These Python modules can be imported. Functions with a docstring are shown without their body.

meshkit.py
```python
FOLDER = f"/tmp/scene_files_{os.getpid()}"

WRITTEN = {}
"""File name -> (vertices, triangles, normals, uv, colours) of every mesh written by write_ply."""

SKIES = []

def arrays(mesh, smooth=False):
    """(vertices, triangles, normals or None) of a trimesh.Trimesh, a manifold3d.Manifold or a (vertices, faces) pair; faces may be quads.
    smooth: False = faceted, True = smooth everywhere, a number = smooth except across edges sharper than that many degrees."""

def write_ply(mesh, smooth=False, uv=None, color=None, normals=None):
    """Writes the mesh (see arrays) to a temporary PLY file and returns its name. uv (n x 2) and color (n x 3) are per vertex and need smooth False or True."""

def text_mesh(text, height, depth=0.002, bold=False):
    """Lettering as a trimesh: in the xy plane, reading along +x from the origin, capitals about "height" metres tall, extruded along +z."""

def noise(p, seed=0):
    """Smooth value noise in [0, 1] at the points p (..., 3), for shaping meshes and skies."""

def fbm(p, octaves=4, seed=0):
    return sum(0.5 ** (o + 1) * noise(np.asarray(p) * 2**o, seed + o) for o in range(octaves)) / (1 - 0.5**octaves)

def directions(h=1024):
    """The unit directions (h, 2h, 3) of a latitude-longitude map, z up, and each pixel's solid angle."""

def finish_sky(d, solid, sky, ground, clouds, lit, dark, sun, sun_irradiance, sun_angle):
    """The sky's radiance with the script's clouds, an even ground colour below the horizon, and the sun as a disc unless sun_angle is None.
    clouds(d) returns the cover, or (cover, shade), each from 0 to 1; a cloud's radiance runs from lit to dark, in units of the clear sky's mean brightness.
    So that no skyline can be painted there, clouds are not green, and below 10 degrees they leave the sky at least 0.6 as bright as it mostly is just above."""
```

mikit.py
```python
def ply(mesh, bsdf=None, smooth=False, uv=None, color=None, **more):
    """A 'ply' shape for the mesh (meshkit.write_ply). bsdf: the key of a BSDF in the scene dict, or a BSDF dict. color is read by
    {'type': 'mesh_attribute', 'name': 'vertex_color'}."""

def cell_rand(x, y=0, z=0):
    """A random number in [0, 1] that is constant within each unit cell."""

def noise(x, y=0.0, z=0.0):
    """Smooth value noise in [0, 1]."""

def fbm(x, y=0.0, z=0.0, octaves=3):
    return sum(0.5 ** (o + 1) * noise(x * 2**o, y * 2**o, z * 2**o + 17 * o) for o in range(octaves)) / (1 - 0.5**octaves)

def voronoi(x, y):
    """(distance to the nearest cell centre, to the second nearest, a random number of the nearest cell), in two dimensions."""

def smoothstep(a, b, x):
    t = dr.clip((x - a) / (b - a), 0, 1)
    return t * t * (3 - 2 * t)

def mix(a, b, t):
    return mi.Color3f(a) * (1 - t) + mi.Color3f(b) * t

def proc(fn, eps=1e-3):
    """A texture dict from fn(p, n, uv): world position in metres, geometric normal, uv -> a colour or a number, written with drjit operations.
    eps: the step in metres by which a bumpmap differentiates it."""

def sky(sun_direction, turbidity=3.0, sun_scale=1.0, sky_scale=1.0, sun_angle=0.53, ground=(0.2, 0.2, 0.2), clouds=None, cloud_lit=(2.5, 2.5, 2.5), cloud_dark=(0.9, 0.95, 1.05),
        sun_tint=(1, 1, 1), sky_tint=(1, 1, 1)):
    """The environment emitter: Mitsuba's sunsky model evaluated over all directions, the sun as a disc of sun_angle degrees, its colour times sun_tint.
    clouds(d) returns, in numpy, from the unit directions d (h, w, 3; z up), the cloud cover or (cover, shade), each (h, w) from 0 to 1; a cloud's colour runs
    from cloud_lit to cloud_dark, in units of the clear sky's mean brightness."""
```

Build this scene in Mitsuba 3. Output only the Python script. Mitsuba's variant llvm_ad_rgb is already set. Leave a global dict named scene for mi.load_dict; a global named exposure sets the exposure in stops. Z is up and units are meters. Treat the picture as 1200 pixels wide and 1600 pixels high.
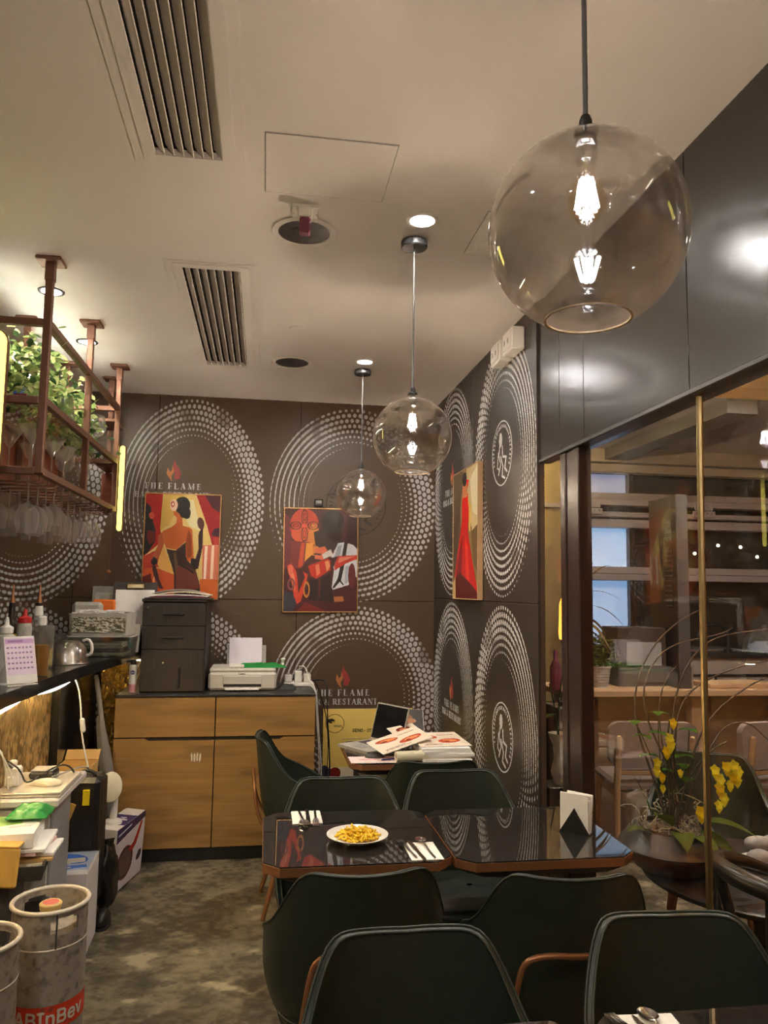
import math, random
import numpy as np, trimesh, drjit as dr, mitsuba as mi, mikit, meshkit
from mikit import noise, fbm, voronoi, smoothstep, mix
from shapely.geometry import Polygon, LineString, Point, box as sbox
from shapely.ops import unary_union
from shapely import affinity
random.seed(7); rng = np.random.default_rng(7)
PI = math.pi
T4 = mi.ScalarTransform4f
scene, labels = {}, {}

# ---------------------------------------------------------------- camera, light, exposure
exposure = 1.1
YAW, PITCH, ROLL, FPX = 0.1511, 0.10064, 0.0139, 1204.0
_f = np.array([math.sin(YAW)*math.cos(PITCH), math.cos(YAW)*math.cos(PITCH), math.sin(PITCH)])
_r = np.array([math.cos(YAW), -math.sin(YAW), 0.0]); _u = np.cross(_r, _f)
_up = -_r*math.sin(ROLL) + _u*math.cos(ROLL)
EYE = np.array([0, 0, 1.6])
scene['camera'] = {'type': 'perspective', 'fov': 2*math.degrees(math.atan(600/FPX)), 'fov_axis': 'x', 'near_clip': 0.02,
                   'to_world': T4().look_at(origin=EYE.tolist(), target=(EYE+_f).tolist(), up=_up.tolist())}
FILAMENT = [960, 825, 745]          # radiance of the bulb filaments
DOWNLIGHT = [400, 378, 340]           # recessed ceiling lamps
BARLIGHT = [300, 275, 220]
STRIP = [60, 42, 19]               # warm light strips under the bar top
RACKLED = [34, 32.5, 27]           # light strip along the top of the glass rack
YELLOW = [1.15, 1.0, 0.2]

# ---------------------------------------------------------------- helpers
_used = {}
def uniq(k):
    n = _used.get(k, 0); _used[k] = n+1
    return k if n == 0 else '%s_%03d' % (k, n)
def lab(k, label=None, cat=None, group=None, kind=None):
    d = {a: b for a, b in (('label', label), ('category', cat), ('group', group), ('kind', kind)) if b}
    if d: labels[k] = d
    return k
def thing(name, label, cat, group=None, kind=None): return lab(uniq(name), label, cat, group, kind)
def put(key, mesh, mat, smooth=35, color=None, emit=None, weight=None, M=None):
    more = {}
    if emit is not None:
        more['emitter'] = {'type': 'area', 'radiance': {'type': 'rgb', 'value': list(map(float, emit))}}
        if weight: more['emitter']['sampling_weight'] = float(weight)
    if M is not None: more['to_world'] = M
    if color is not None: smooth = False
    scene[key] = mikit.ply(mesh, mat, smooth, color=color, **more)
    return key
def part(parent, name, mesh, mat, label=None, kind=None, **kw):
    k = uniq(parent+'__'+name); put(k, mesh, mat, **kw); lab(k, label, kind=kind); return k
def one(name, mesh, mat, label, cat, group=None, kind=None, **kw):
    k = thing(name, label, cat, group, kind); put(k, mesh, mat, **kw); return k
def struct(name, mesh, mat, label, **kw): return one(name, mesh, mat, label, None, None, 'structure', **kw)
def clone(src, name, label, cat, M, group=None):
    """another thing with the parts of src, placed by M (src was built around the origin)"""
    k = thing(name, label, cat, group)
    for s in [s for s in list(scene) if s == src or s.startswith(src+'__')]:
        scene[k+s[len(src):]] = {**scene[s], 'to_world': M}
        if s != src and s in labels: labels[k+s[len(src):]] = labels[s]
    return k
def move(src, M):
    for s in list(scene):
        if s == src or s.startswith(src+'__'): scene[s] = {**scene[s], 'to_world': M}
def at(x, y, z, rz=0, s=1): return T4().translate([x, y, z]).rotate([0, 0, 1], rz).scale(s)
cat_ = trimesh.util.concatenate
def bx(x0, x1, y0, y1, z0, z1, b=0.0):
    x0, x1 = sorted((x0, x1)); y0, y1 = sorted((y0, y1)); z0, z1 = sorted((z0, z1))
    if b <= 0:
        m = trimesh.creation.box((x1-x0, y1-y0, z1-z0)); m.apply_translation(((x0+x1)/2, (y0+y1)/2, (z0+z1)/2)); return m
    b = min(b, .45*min(x1-x0, y1-y0, z1-z0)); pts = []
    for x, ix in ((x0, b), (x1, -b)):
        for y, iy in ((y0, b), (y1, -b)):
            for z, iz in ((z0, b), (z1, -b)):
                pts += [(x, y+iy, z+iz), (x+ix, y, z+iz), (x+ix, y+iy, z)]
    return trimesh.convex.convex_hull(np.array(pts))
def rot(m, axis, deg, c=(0, 0, 0)):
    m = m.copy(); m.apply_transform(trimesh.transformations.rotation_matrix(math.radians(deg), axis, c)); return m
def tr(m, x=0, y=0, z=0):
    m = m.copy(); m.apply_translation((x, y, z)); return m
def prism(poly, h, z=0.0):
    gs = getattr(poly, 'geoms', [poly])
    m = cat_([trimesh.creation.extrude_polygon(g, h, engine='earcut') for g in gs if g.area > 1e-9]); m.apply_translation((0, 0, z)); return m
def up_(m): return rot(m, (1, 0, 0), 90)             # xy drawing -> xz plane, facing -y
def lathe(prof, n=28, close=False):
    p = np.array(prof, float); th = np.arange(n)*2*PI/n
    v = np.stack([p[:, None, 0]*np.cos(th), p[:, None, 0]*np.sin(th), np.repeat(p[:, 1:2], n, 1)], -1).reshape(-1, 3)
    f = []
    for i in range(len(p)-1):
        j = np.arange(n); a, b = i*n+j, i*n+(j+1) % n
        f += [np.stack([a, b, b+n], 1), np.stack([a, b+n, a+n], 1)]
    m = trimesh.Trimesh(v, np.vstack(f), process=False); m.merge_vertices(); m.update_faces(m.nondegenerate_faces()); return m
def tube(path, r, n=8, caps=True):
    p = np.asarray(path, float); r = np.broadcast_to(np.asarray(r, float), (len(p),))
    t = np.gradient(p, axis=0); t /= np.linalg.norm(t, axis=1, keepdims=True)+1e-12
    ref = np.array([0, 0, 1.0]) if abs(t[0, 2]) < .9 else np.array([1.0, 0, 0])
    a = np.cross(t[0], ref); a /= np.linalg.norm(a); A = [a]
    for i in range(1, len(p)):
        a = A[-1]-t[i]*np.dot(A[-1], t[i]); a /= np.linalg.norm(a)+1e-12; A.append(a)
    A = np.array(A); B = np.cross(t, A); th = np.arange(n)*2*PI/n
    v = p[:, None]+r[:, None, None]*(np.cos(th)[None, :, None]*A[:, None]+np.sin(th)[None, :, None]*B[:, None])
    v = v.reshape(-1, 3); f = []
    for i in range(len(p)-1):
        j = np.arange(n); a, b = i*n+j, i*n+(j+1) % n
        f += [np.stack([a, b, b+n], 1), np.stack([a, b+n, a+n], 1)]
    f = np.vstack(f)
    if caps:
        c0, c1 = len(v), len(v)+1; v = np.vstack([v, p[:1], p[-1:]]); j = np.arange(n)
        f = np.vstack([f, np.stack([np.full(n, c0), (j+1) % n, j], 1), np.stack([np.full(n, c1), (len(p)-1)*n+j, (len(p)-1)*n+(j+1) % n], 1)])
    return trimesh.Trimesh(v, f, process=False)
def curve(pts, n=24):
    from scipy.interpolate import CubicSpline
    p = np.array(pts, float); d = np.r_[0, np.cumsum(np.linalg.norm(np.diff(p, axis=0), axis=1))]
    return CubicSpline(d, p)(np.linspace(0, d[-1], n))
def art(layers, W, H, base):
    """flat print: painter's layers [(polygon points in 0..1, y down), colour] cut to one coplanar sheet, facing -y, lower left corner at the origin"""
    done, V, F, C, at_ = None, [], [], [], 0
    full = sbox(0, 0, 1, 1); todo = [(full, base)]
    for g, c in layers:
        if not hasattr(g, 'area'): g = Polygon(g)
        if not g.is_valid: g = g.buffer(0)
        todo.append((g.intersection(full), c))
    for g, c in reversed(todo):
        vis = g if done is None else g.difference(done)
        done = g if done is None else done.union(g)
        for q in getattr(vis, 'geoms', [vis]):
            if q.geom_type != 'Polygon' or q.area < 1e-6: continue
            v, f = trimesh.creation.triangulate_polygon(q, engine='earcut')
            V.append(v); F.append(np.asarray(f)+at_); C.append(np.tile(c, (len(v), 1))); at_ += len(v)
    v = np.vstack(V); f = np.vstack(F)
    v3 = np.stack([v[:, 0]*W, np.zeros(len(v)), (1-v[:, 1])*H], 1)
    m = trimesh.Trimesh(v3, f, process=False)
    flip = m.face_normals[:, 1] > 0; ff = np.array(m.faces); ff[flip] = ff[flip][:, ::-1]
    return trimesh.Trimesh(v3, ff, process=False), np.vstack(C)
def ell(cx, cy, rx, ry, a=0): return affinity.rotate(affinity.scale(Point(cx, cy).buffer(1, 10), rx, ry), a)
def srgb(*c): return tuple(((x/255+.055)/1.055)**2.4 if x > 10 else x/255/12.92 for x in c)
# a thick-and-thin lettering face, capitals one unit high
_L = {}
def _glyphs():
    K, t = .2, .055
    V = lambda x, w=K: sbox(x, 0, x+w, 1)
    Hh = lambda x0, x1, y, w=t: sbox(x0, y, x1, y+w)
    st = lambda pts, w=K: LineString(pts).buffer(w/2, cap_style=2, join_style=2)
    sf = lambda x, w=K: unary_union([Hh(x-.07, x+w+.07, 0), Hh(x-.07, x+w+.07, 1-t)])
    bowl = lambda cx, cy, rx, ry: ell(cx, cy, rx, ry).difference(ell(cx-.02, cy, rx-.17, ry-t)).intersection(sbox(cx, 0, 2, 1.01))
    L = _L
    L['T'] = ([V(.27), Hh(0, .74, 1-t), sbox(0, .8, .04, 1), sbox(.7, .8, .74, 1), Hh(.18, .56, 0)], .76)
    L['H'] = ([V(.07), sf(.07), V(.56), sf(.56), Hh(.1, .7, .48)], .84)
    L['E'] = ([V(.07), sf(.07), Hh(.1, .64, 0), Hh(.1, .6, 1-t), Hh(.1, .5, .48), sbox(.6, 0, .64, .25), sbox(.57, .77, .61, 1), sbox(.46, .38, .5, .63)], .68)
    L['F'] = ([V(.07), sf(.07), Hh(.1, .62, 1-t), Hh(.1, .5, .48), sbox(.58, .75, .62, 1), sbox(.46, .38, .5, .63)], .64)
    L['L'] = ([V(.07), sf(.07), Hh(.1, .64, 0), sbox(.6, 0, .64, .3)], .66)
    L['A'] = ([st([(.12, 0), (.4, 1)], t*1.2), st([(.7, 0), (.42, 1)], K*1.05), Hh(.2, .6, .32), Hh(0, .25, 0), Hh(.52, .88, 0)], .86)
    L['M'] = ([V(.1, t), V(.78), st([(.14, 1), (.48, 0)], K), st([(.86, 1), (.48, 0)], t*1.3), Hh(0, .26, 0), Hh(.7, 1.06, 0), Hh(.75, 1.06, 1-t), Hh(0, .24, 1-t)], 1.06)
    L['N'] = ([V(.1, t), V(.7, t), st([(.14, 1), (.72, 0)], K*1.1), Hh(0, .26, 0), Hh(0, .2, 1-t), Hh(.58, .88, 1-t)], .84)
    L['B'] = ([V(.07), sf(.07), Hh(.1, .4, 0), Hh(.1, .4, .5), Hh(.1, .4, 1-t), bowl(.36, .76, .3, .24), bowl(.36, .27, .34, .27)], .72)
    L['R'] = ([V(.07), sf(.07), Hh(.1, .4, .46), Hh(.1, .4, 1-t), bowl(.36, .73, .31, .27), st([(.44, .47), (.66, 0)], K), Hh(.55, .84, 0)], .8)
    L['P'] = ([V(.07), sf(.07), Hh(.1, .4, .46), Hh(.1, .4, 1-t), bowl(.36, .73, .31, .27)], .7)
    L['S'] = ([LineString([(.52, .8), (.44, .95), (.28, .97), (.14, .88), (.13, .73), (.25, .58), (.4, .46), (.5, .33), (.5, .17), (.38, .04), (.22, .04), (.1, .2)]).buffer(.055), st([(.2, .66), (.46, .36)], K)], .62)
    L['&'] = ([st([(.7, 0), (.2, .78)], K*.9), ell(.3, .78, .19, .21).difference(ell(.3, .78, .1, .15)), ell(.28, .25, .27, .26).difference(ell(.3, .25, .14, .2)), st([(.4, .02), (.74, .5)], t)], .82)
    for k in L: L[k] = (unary_union(L[k][0]), L[k][1])
def didone(text, h, depth=.0012, space=.16):
    if not _L: _glyphs()
    x, out = 0, []
    for ch in text:
        if ch == ' ': x += .5; continue
        g, w = _L[ch]; out.append(affinity.translate(g, x, 0)); x += w+space
    W = x-space; g = affinity.scale(affinity.translate(unary_union(out), -W/2, 0), h, h, origin=(0, 0))
    return up_(prism(g, depth))

# ---------------------------------------------------------------- materials
def mat(name, d, two=True):
    scene[name] = {'type': 'twosided', 'b': d} if two else d
    return name
def rgb(*c): return {'type': 'rgb', 'value': [float(x) for x in c]}
def pr(name, c, rough=.5, metal=0.0, spec=.5, **k):
    return mat(name, {'type': 'principled', 'base_color': c if isinstance(c, dict) else rgb(*c), 'roughness': rough if isinstance(rough, dict) else float(rough), 'metallic': float(metal), 'specular': float(spec), **k})
pr('m_ceiling', {**mikit.proc(lambda p, n, uv: mix((.69, .655, .635), (.73, .695, .675), fbm(p.x*1.5, p.y*1.5, 3)))}, .75)
pr('m_white', (.78, .76, .72), .45); pr('m_paper', (.82, .80, .76), .7); pr('m_black', (.012, .012, .013), .4)
pr('m_blackgloss', (.008, .008, .009), .12, spec=.6); pr('m_blackrubber', (.018, .018, .018), .65)
pr('m_copper', (.40, .18, .085), .3, .6); pr('m_bronze', (.16, .075, .05), .42, .55); pr('m_brass', (.50, .40, .22), .3, 1.0)
pr('m_steel', (.62, .60, .57), .22, 1.0); pr('m_chrome', (.75, .74, .73), .08, 1.0); pr('m_gold', (.75, .47, .23), .3, 1.0)
pr('m_print', {'type': 'mesh_attribute', 'name': 'vertex_color'}, .38)
pr('m_lettering', (.50, .49, .50), .5); pr('m_lettering_dark', (.035, .028, .02), .5); pr('m_ink', (.02, .018, .016), .5)
pr('m_greyplastic', (.30, .29, .27), .45); pr('m_darkgrey', (.055, .05, .048), .5)
pr('m_red', (.5, .02, .02), .4); pr('m_orange', (.85, .2, .03), .5); pr('m_yellow', (.85, .62, .02), .5); pr('m_green', (.012, .20, .04), .3)
pr('m_blue', (.03, .2, .65), .3); pr('m_navy', (.03, .025, .15), .45); pr('m_cream', (.72, .66, .48), .5); pr('m_purple', (.42, .28, .5), .6)
pr('m_maroon', (.16, .03, .06), .5); pr('m_kraft', (.52, .33, .12), .7)
def leather(p, n, uv): return mix((.0135, .021, .0155), (.018, .028, .021), fbm(p.x*14, p.y*14, p.z*14))
mat('m_leather', {'type': 'bumpmap', 'arbitrary': mikit.proc(lambda p, n, uv: fbm(p.x*330, p.y*330, p.z*330, 2), 4e-4), 'scale': .00035,
    'b': {'type': 'principled', 'base_color': mikit.proc(leather), 'roughness': .44, 'specular': .45}})
def wood(p, n, uv):
    w = fbm(p.x*2.2, p.y*6, p.z*26, 4); g = noise(p.x*5, p.y*9, p.z*260); k = smoothstep(.45, .8, fbm(p.x*3.2, 5, p.z*14, 3))
    c = mix((.30, .155, .047), (.43, .245, .082), w)
    return c*(.86+.2*g)*(1-.28*k)
pr('m_oak', mikit.proc(wood), .42)
def legwood(p, n, uv): return mix((.16, .06, .02), (.3, .13, .045), fbm(p.x*20, p.y*20, p.z*5))
pr('m_legwood', mikit.proc(legwood), .4)
def darkwood(p, n, uv):
    g = noise(p.x*160, p.y*160, p.z*7); w = fbm(p.x*14, p.y*14, p.z*2, 3)
    return mix((.018, .013, .011), (.040, .028, .023), .5*g+.5*w)
pr('m_darkwood', mikit.proc(darkwood), .5)
def palewood(p, n, uv): return mix((.42, .25, .13), (.52, .33, .18), fbm(p.x*5, p.y*8, p.z*20))
pr('m_palewood', mikit.proc(palewood), .5)
def concrete(p, n, uv):
    a = fbm(p.x*2.6+3, p.y*3.1, 1, 4); b = fbm(p.x*8.5, p.y*11, 4, 4); c = fbm(p.x*34, p.y*40, 9, 3)
    base = mix((.050, .042, .027), (.20, .17, .110), smoothstep(.32, .68, .35*a+.4*b+.25*c))
    base = mix(base, (.40, .34, .22), .7*smoothstep(.60, .72, .5*fbm(p.x*6.1+9, p.y*8.5+2, 7, 4)+.5*b))
    return mix(base, (.028, .025, .018), .7*smoothstep(.56, .70, .6*fbm(p.x*4.7+1, p.y*5.6+8, 2, 4)+.4*c))
pr('m_concrete', mikit.proc(concrete), mikit.proc(lambda p, n, uv: .3+.3*fbm(p.x*5, p.y*7, 4, 3)))
mat('m_tabletop', {'type': 'plastic', 'diffuse_reflectance': rgb(.016, .014, .013), 'int_ior': 2.3})
mat('m_header', {'type': 'principled', 'base_color': rgb(.020, .017, .017), 'roughness': .24, 'specular': .65})
pr('m_frame', (.020, .011, .009), .32)
mat('m_pane', {'type': 'thindielectric', 'int_ior': 1.38}, False)
mat('m_glassware', {'type': 'blendbsdf', 'weight': .04, 'a': {'type': 'thindielectric', 'int_ior': 1.65}, 'b': {'type': 'twosided', 'b': {'type': 'diffuse', 'reflectance': rgb(.8, .8, .78)}}}, False)
mat('m_bulbglass', {'type': 'thindielectric', 'int_ior': 1.45, 'specular_transmittance': rgb(1, .9, .72)}, False)
# smoked globe: a mirror coating that fades from the neck down to the rim
gz = lambda p: smoothstep(2.02, 2.27, p.z)
dust = lambda p: (.006+.036*smoothstep(2.26, 2.04, p.z))*(.6+.8*fbm(p.x*30, p.y*30, p.z*30, 3))
mat('m_globe', {'type': 'blendbsdf', 'weight': mikit.proc(lambda p, n, uv: dust(p)),
    'a': {'type': 'thindielectric', 'int_ior': 3.1, 'specular_reflectance': mikit.proc(lambda p, n, uv: mix((.70, .67, .63), (1., .98, .97), gz(p)))},
    'b': {'type': 'twosided', 'b': {'type': 'diffuse', 'reflectance': rgb(.85, .70, .60)}}}, False)

# halftone rings printed on the wall panels
def halftone(u, v, cu, cv, ru, rv):
    a, b = (u-cu)/ru, (v-cv)/rv
    r = dr.sqrt(a*a+b*b)+1e-5; th = dr.atan2(b, a)
    NR, N = 18.0, 86.0
    rr = r*NR; k = dr.floor(rr); w = th*N/(2*PI)+k*.5
    low = smoothstep(-.1, -.8, dr.sin(th+.25)); left = smoothstep(.2, .95, -dr.cos(th+.25))*smoothstep(-.75, .0, dr.sin(th))
    f = (w-dr.floor(w)-.5)*(2*PI*.56/N)*r; g = (rr-k-.5)*.56/NR
    d = dr.sqrt(dr.square(f*(1-dr.maximum(.45*low, .8*left)))+g*g)
    band = smoothstep(.50+.1*dr.cos(th-.6), .88, r)*smoothstep(1.015, .93, r)
    size = .0150*dr.sqrt(band)*(.62+.38*dr.cos(th-.5))
    size = dr.maximum(size, (.0058+.003*r*r)*low*smoothstep(.46, .7, r)*smoothstep(1.0, .9, r))
    size = dr.maximum(size, .0042*smoothstep(.2, .9, dr.cos(th+.5))*smoothstep(.52, .6, r)*smoothstep(.9, .8, r))
    size = dr.maximum(size, .0045*left*smoothstep(.6, .66, r)*smoothstep(.84, .76, r))
    return smoothstep(size+.0016, size-.0016, d)*smoothstep(.0012, .003, size)
BACK = [(-.52, 2.175, .505, .735), (.60, 2.195, .60, .70), (.63, .84, .605, .655), (-.52, .80, .53, .68), (-1.60, 2.17, .55, .73), (-1.60, .82, .55, .68)]
RIGHT = [(3.79, 2.245, .525, .69), (4.86, 2.245, .535, .69), (3.79, .86, .525, .68), (4.86, .86, .535, .68)]
def rings(lst, u, v):
    o = mi.Float(0)
    for c in lst: o = dr.maximum(o, halftone(u, v, *c))
    return o
def wear(u, v): return smoothstep(.66, .8, fbm(u*9, v*9, 3, 3))
pr('m_wall_back', mikit.proc(lambda p, n, uv: mix(mix((.072, .042, .024), (.082, .049, .029), fbm(p.x*2, p.z*2, 5)), (.50, .49, .50), rings(BACK, p.x, p.z)*(.82-.5*wear(p.x, p.z)))), .42)
pr('m_wall_right', mikit.proc(lambda p, n, uv: mix((.030, .022, .018), (.60, .58, .57), rings(RIGHT, p.y, p.z)*(.85-.5*wear(p.y, p.z)))), .40)
pr('m_wall_plain', (.055, .036, .024), .5)

# ---------------------------------------------------------------- the room
CEIL, WX, WB = 2.92, 1.20, 5.40
struct('floor', bx(-3.4, 6.2, -3.2, 7.4, -.12, 0), 'm_concrete', 'mottled brown polished concrete floor')
# ceiling with the two air-vent openings left free
VENTS = [(-.405, -.130, 1.10, 2.35), (-.415, -.105, 3.12, 4.60)]
cp = sbox(-3.4, -3.2, 1.3, 5.5)
for v in VENTS: cp = cp.difference(sbox(v[0]+.03, v[2]+.03, v[1]-.03, v[3]-.03))
struct('ceiling', prism(cp, .1, CEIL), 'm_ceiling', 'off-white painted ceiling', smooth=False)
wb = struct('wall_back', bx(-3.4, 1.3, WB, WB+.1, 0, CEIL), 'm_wall_plain', 'brown back wall covered with panels of printed dot rings')
xs = [-3.3, -2.23, -1.262, -.752, .219, 1.2]
for i in range(5):
    for z0, z1 in ((0.0, 1.520), (1.523, CEIL)):
        part(wb, 'panel', bx(xs[i]+.0015, xs[i+1]-.0015, WB-.012, WB+.002, z0, z1, .0015), 'm_wall_back')
wr = struct('wall_right', bx(WX, WX+.022, 3.27, WB, 0, CEIL), 'm_wall_plain', 'dark right wall with large white dot rings')
for y0, y1 in ((3.268, 4.36), (4.36, WB-.012)):
    for z0, z1 in ((0.0, 1.545), (1.548, CEIL)):
        part(wr, 'panel', bx(WX-.012, WX+.002, y0+.0015, y1-.0015, z0, z1, .0015), 'm_wall_right')
struct('wall_left', bx(-3.4, -3.3, -3.2, WB, 0, CEIL), 'm_wall_plain', 'dark wall behind the bar')
struct('wall_front', bx(-3.4, 1.3, -3.2, -3.1, 0, CEIL), 'm_wall_plain', 'wall behind the viewer')
hd = struct('wall_right_header', bx(WX+.012, WX+.12, -3.1, 3.268, 2.19, CEIL), 'm_header', 'dark glossy header panel above the glass front')
for y0, y1 in ((3.03, 3.268), (2.78, 3.03), (2.03, 2.78), (.6, 2.03), (-1.2, .6), (-3.1, -1.2)):
    part(hd, 'panel', bx(WX, WX+.014, y0+.002, y1-.002, 2.19, CEIL, .0015), 'm_header')
part(hd, 'edge_strip', bx(WX-.006, WX+.05, -3.1, 3.268, 2.172, 2.19, .003), 'm_black')
# glazed front
GX = 1.236
wf = struct('window_1', cat_([bx(WX, WX+.055, 2.84, 2.905, 0, 2.172, .004), bx(WX+.006, WX+.052, 2.904, 2.976, 0, 2.172, .004), bx(WX, WX+.055, 2.975, 3.03, 0, 2.172, .004)]), 'm_frame', 'tall window wall with a dark brown frame post')
for y0, y1 in ((3.03, 3.268), (2.052, 2.84), (.7, 2.028), (-3.1, .69)):
    part(wf, 'pane', bx(GX, GX+.0001, y0, y1, .03, 2.172), 'm_pane', smooth=False)
part(wf, 'sill', bx(WX+.005, WX+.075, -3.1, 3.268, 0, .03), 'm_frame')
rodp = curve([(GX-.004, 2.032, 2.172), (GX-.004, 2.045, 1.5), (GX-.004, 2.05, .7), (GX-.004, 2.05, .0)], 16)
part(wf, 'glazing_rod', tube(rodp, .0095, 8), 'm_brass', label='slim brass rod between two panes')

# ---------------------------------------------------------------- lettering and logos on the walls
def flame(s):
    red = Polygon([(.05, 1.0), (.12, .8), (.3, .55), (.42, .25), (.33, .0), (.2, -.05), (.08, .02), (.12, .22), (.06, .45), (-.02, .6), (.02, .8)]).buffer(.02)
    org = Polygon([(-.3, .55), (-.34, .3), (-.24, .08), (-.05, -.15), (-.1, .1), (.0, .28), (.04, .5), (-.04, .68), (-.06, .45), (-.2, .3), (-.22, .42)]).buffer(.015)
    return [up_(prism(affinity.scale(g, s, s, origin=(0, 0)), .0012)) for g in (red, org)]
pr('m_flame_red', (.28, .035, .035), .5); pr('m_flame_orange', (.42, .14, .045), .5)
def emblem(R):
    ring = Point(0, 0).buffer(R, 40).difference(Point(0, 0).buffer(R*.955, 40)); g = [ring]
    for k in range(26):                                  # small letter-like marks round the rim
        a = math.radians(200-k*9.2)
        g.append(affinity.translate(affinity.rotate(sbox(-.03*R, -.055*R, .03*R*(.4+.6*((k*7) % 3 > 0)), .055*R), math.degrees(a)-90, origin=(0, 0)), .83*R*math.cos(a), .83*R*math.sin(a)))
    w = lambda pts, t: LineString([(x*R, y*R) for x, y in pts]).buffer(t*R)
    g += [affinity.scale(ell(-.12, .42, .15, .22), R, R, origin=(0, 0)), w([(-.2, .25), (-.3, -.05), (-.1, -.3), (-.32, -.62)], .035), w([(.05, .2), (.1, -.12), (.42, -.18), (.3, -.5), (.5, -.62)], .04),
          w([(-.1, -.1), (.12, -.42), (.02, -.7), (.3, -.8)], .035), w([(-.35, .05), (-.45, -.4), (-.2, -.5)], .03)]
    return up_(prism(unary_union(g), .0012))
def logo(host, M):
    r, o = flame(.125)
    for m, mt in ((r, 'm_flame_red'), (o, 'm_flame_orange')): part(host, 'flame_logo', trimesh.Trimesh(trimesh.transform_points(m.vertices, M), m.faces), mt)
    for t, h, z, s in (('THE FLAME', .042, -.075, .34), ('BAR & RESTARANT', .040, -.135, .10)):
        m = tr(didone(t, h, space=s), 0, 0, z); part(host, 'lettering', trimesh.Trimesh(trimesh.transform_points(m.vertices, M), m.faces), 'm_lettering')
TM = lambda x, y, z, a=0: trimesh.transformations.translation_matrix((x, y, z)) @ trimesh.transformations.rotation_matrix(math.radians(a), (0, 0, 1))
yb = WB-.0118
logo(wb, TM(.545, yb, .945)); logo(wb, TM(-.645, yb, 2.34))
xr = WX-.0118
logo(wr, TM(xr, 4.86, .93, -90)); logo(wr, TM(xr, 4.86, 2.30, -90))
for y, z, R in ((3.79, 2.31, .17), (3.79, .88, .17)):
    m = emblem(R); part(wr, 'emblem', trimesh.Trimesh(trimesh.transform_points(m.vertices, TM(xr, y, z, -90)), m.faces), 'm_lettering')
m = emblem(.215); part(wb, 'emblem', tr(m, .62, yb, 2.19), 'm_lettering_dark')

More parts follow.
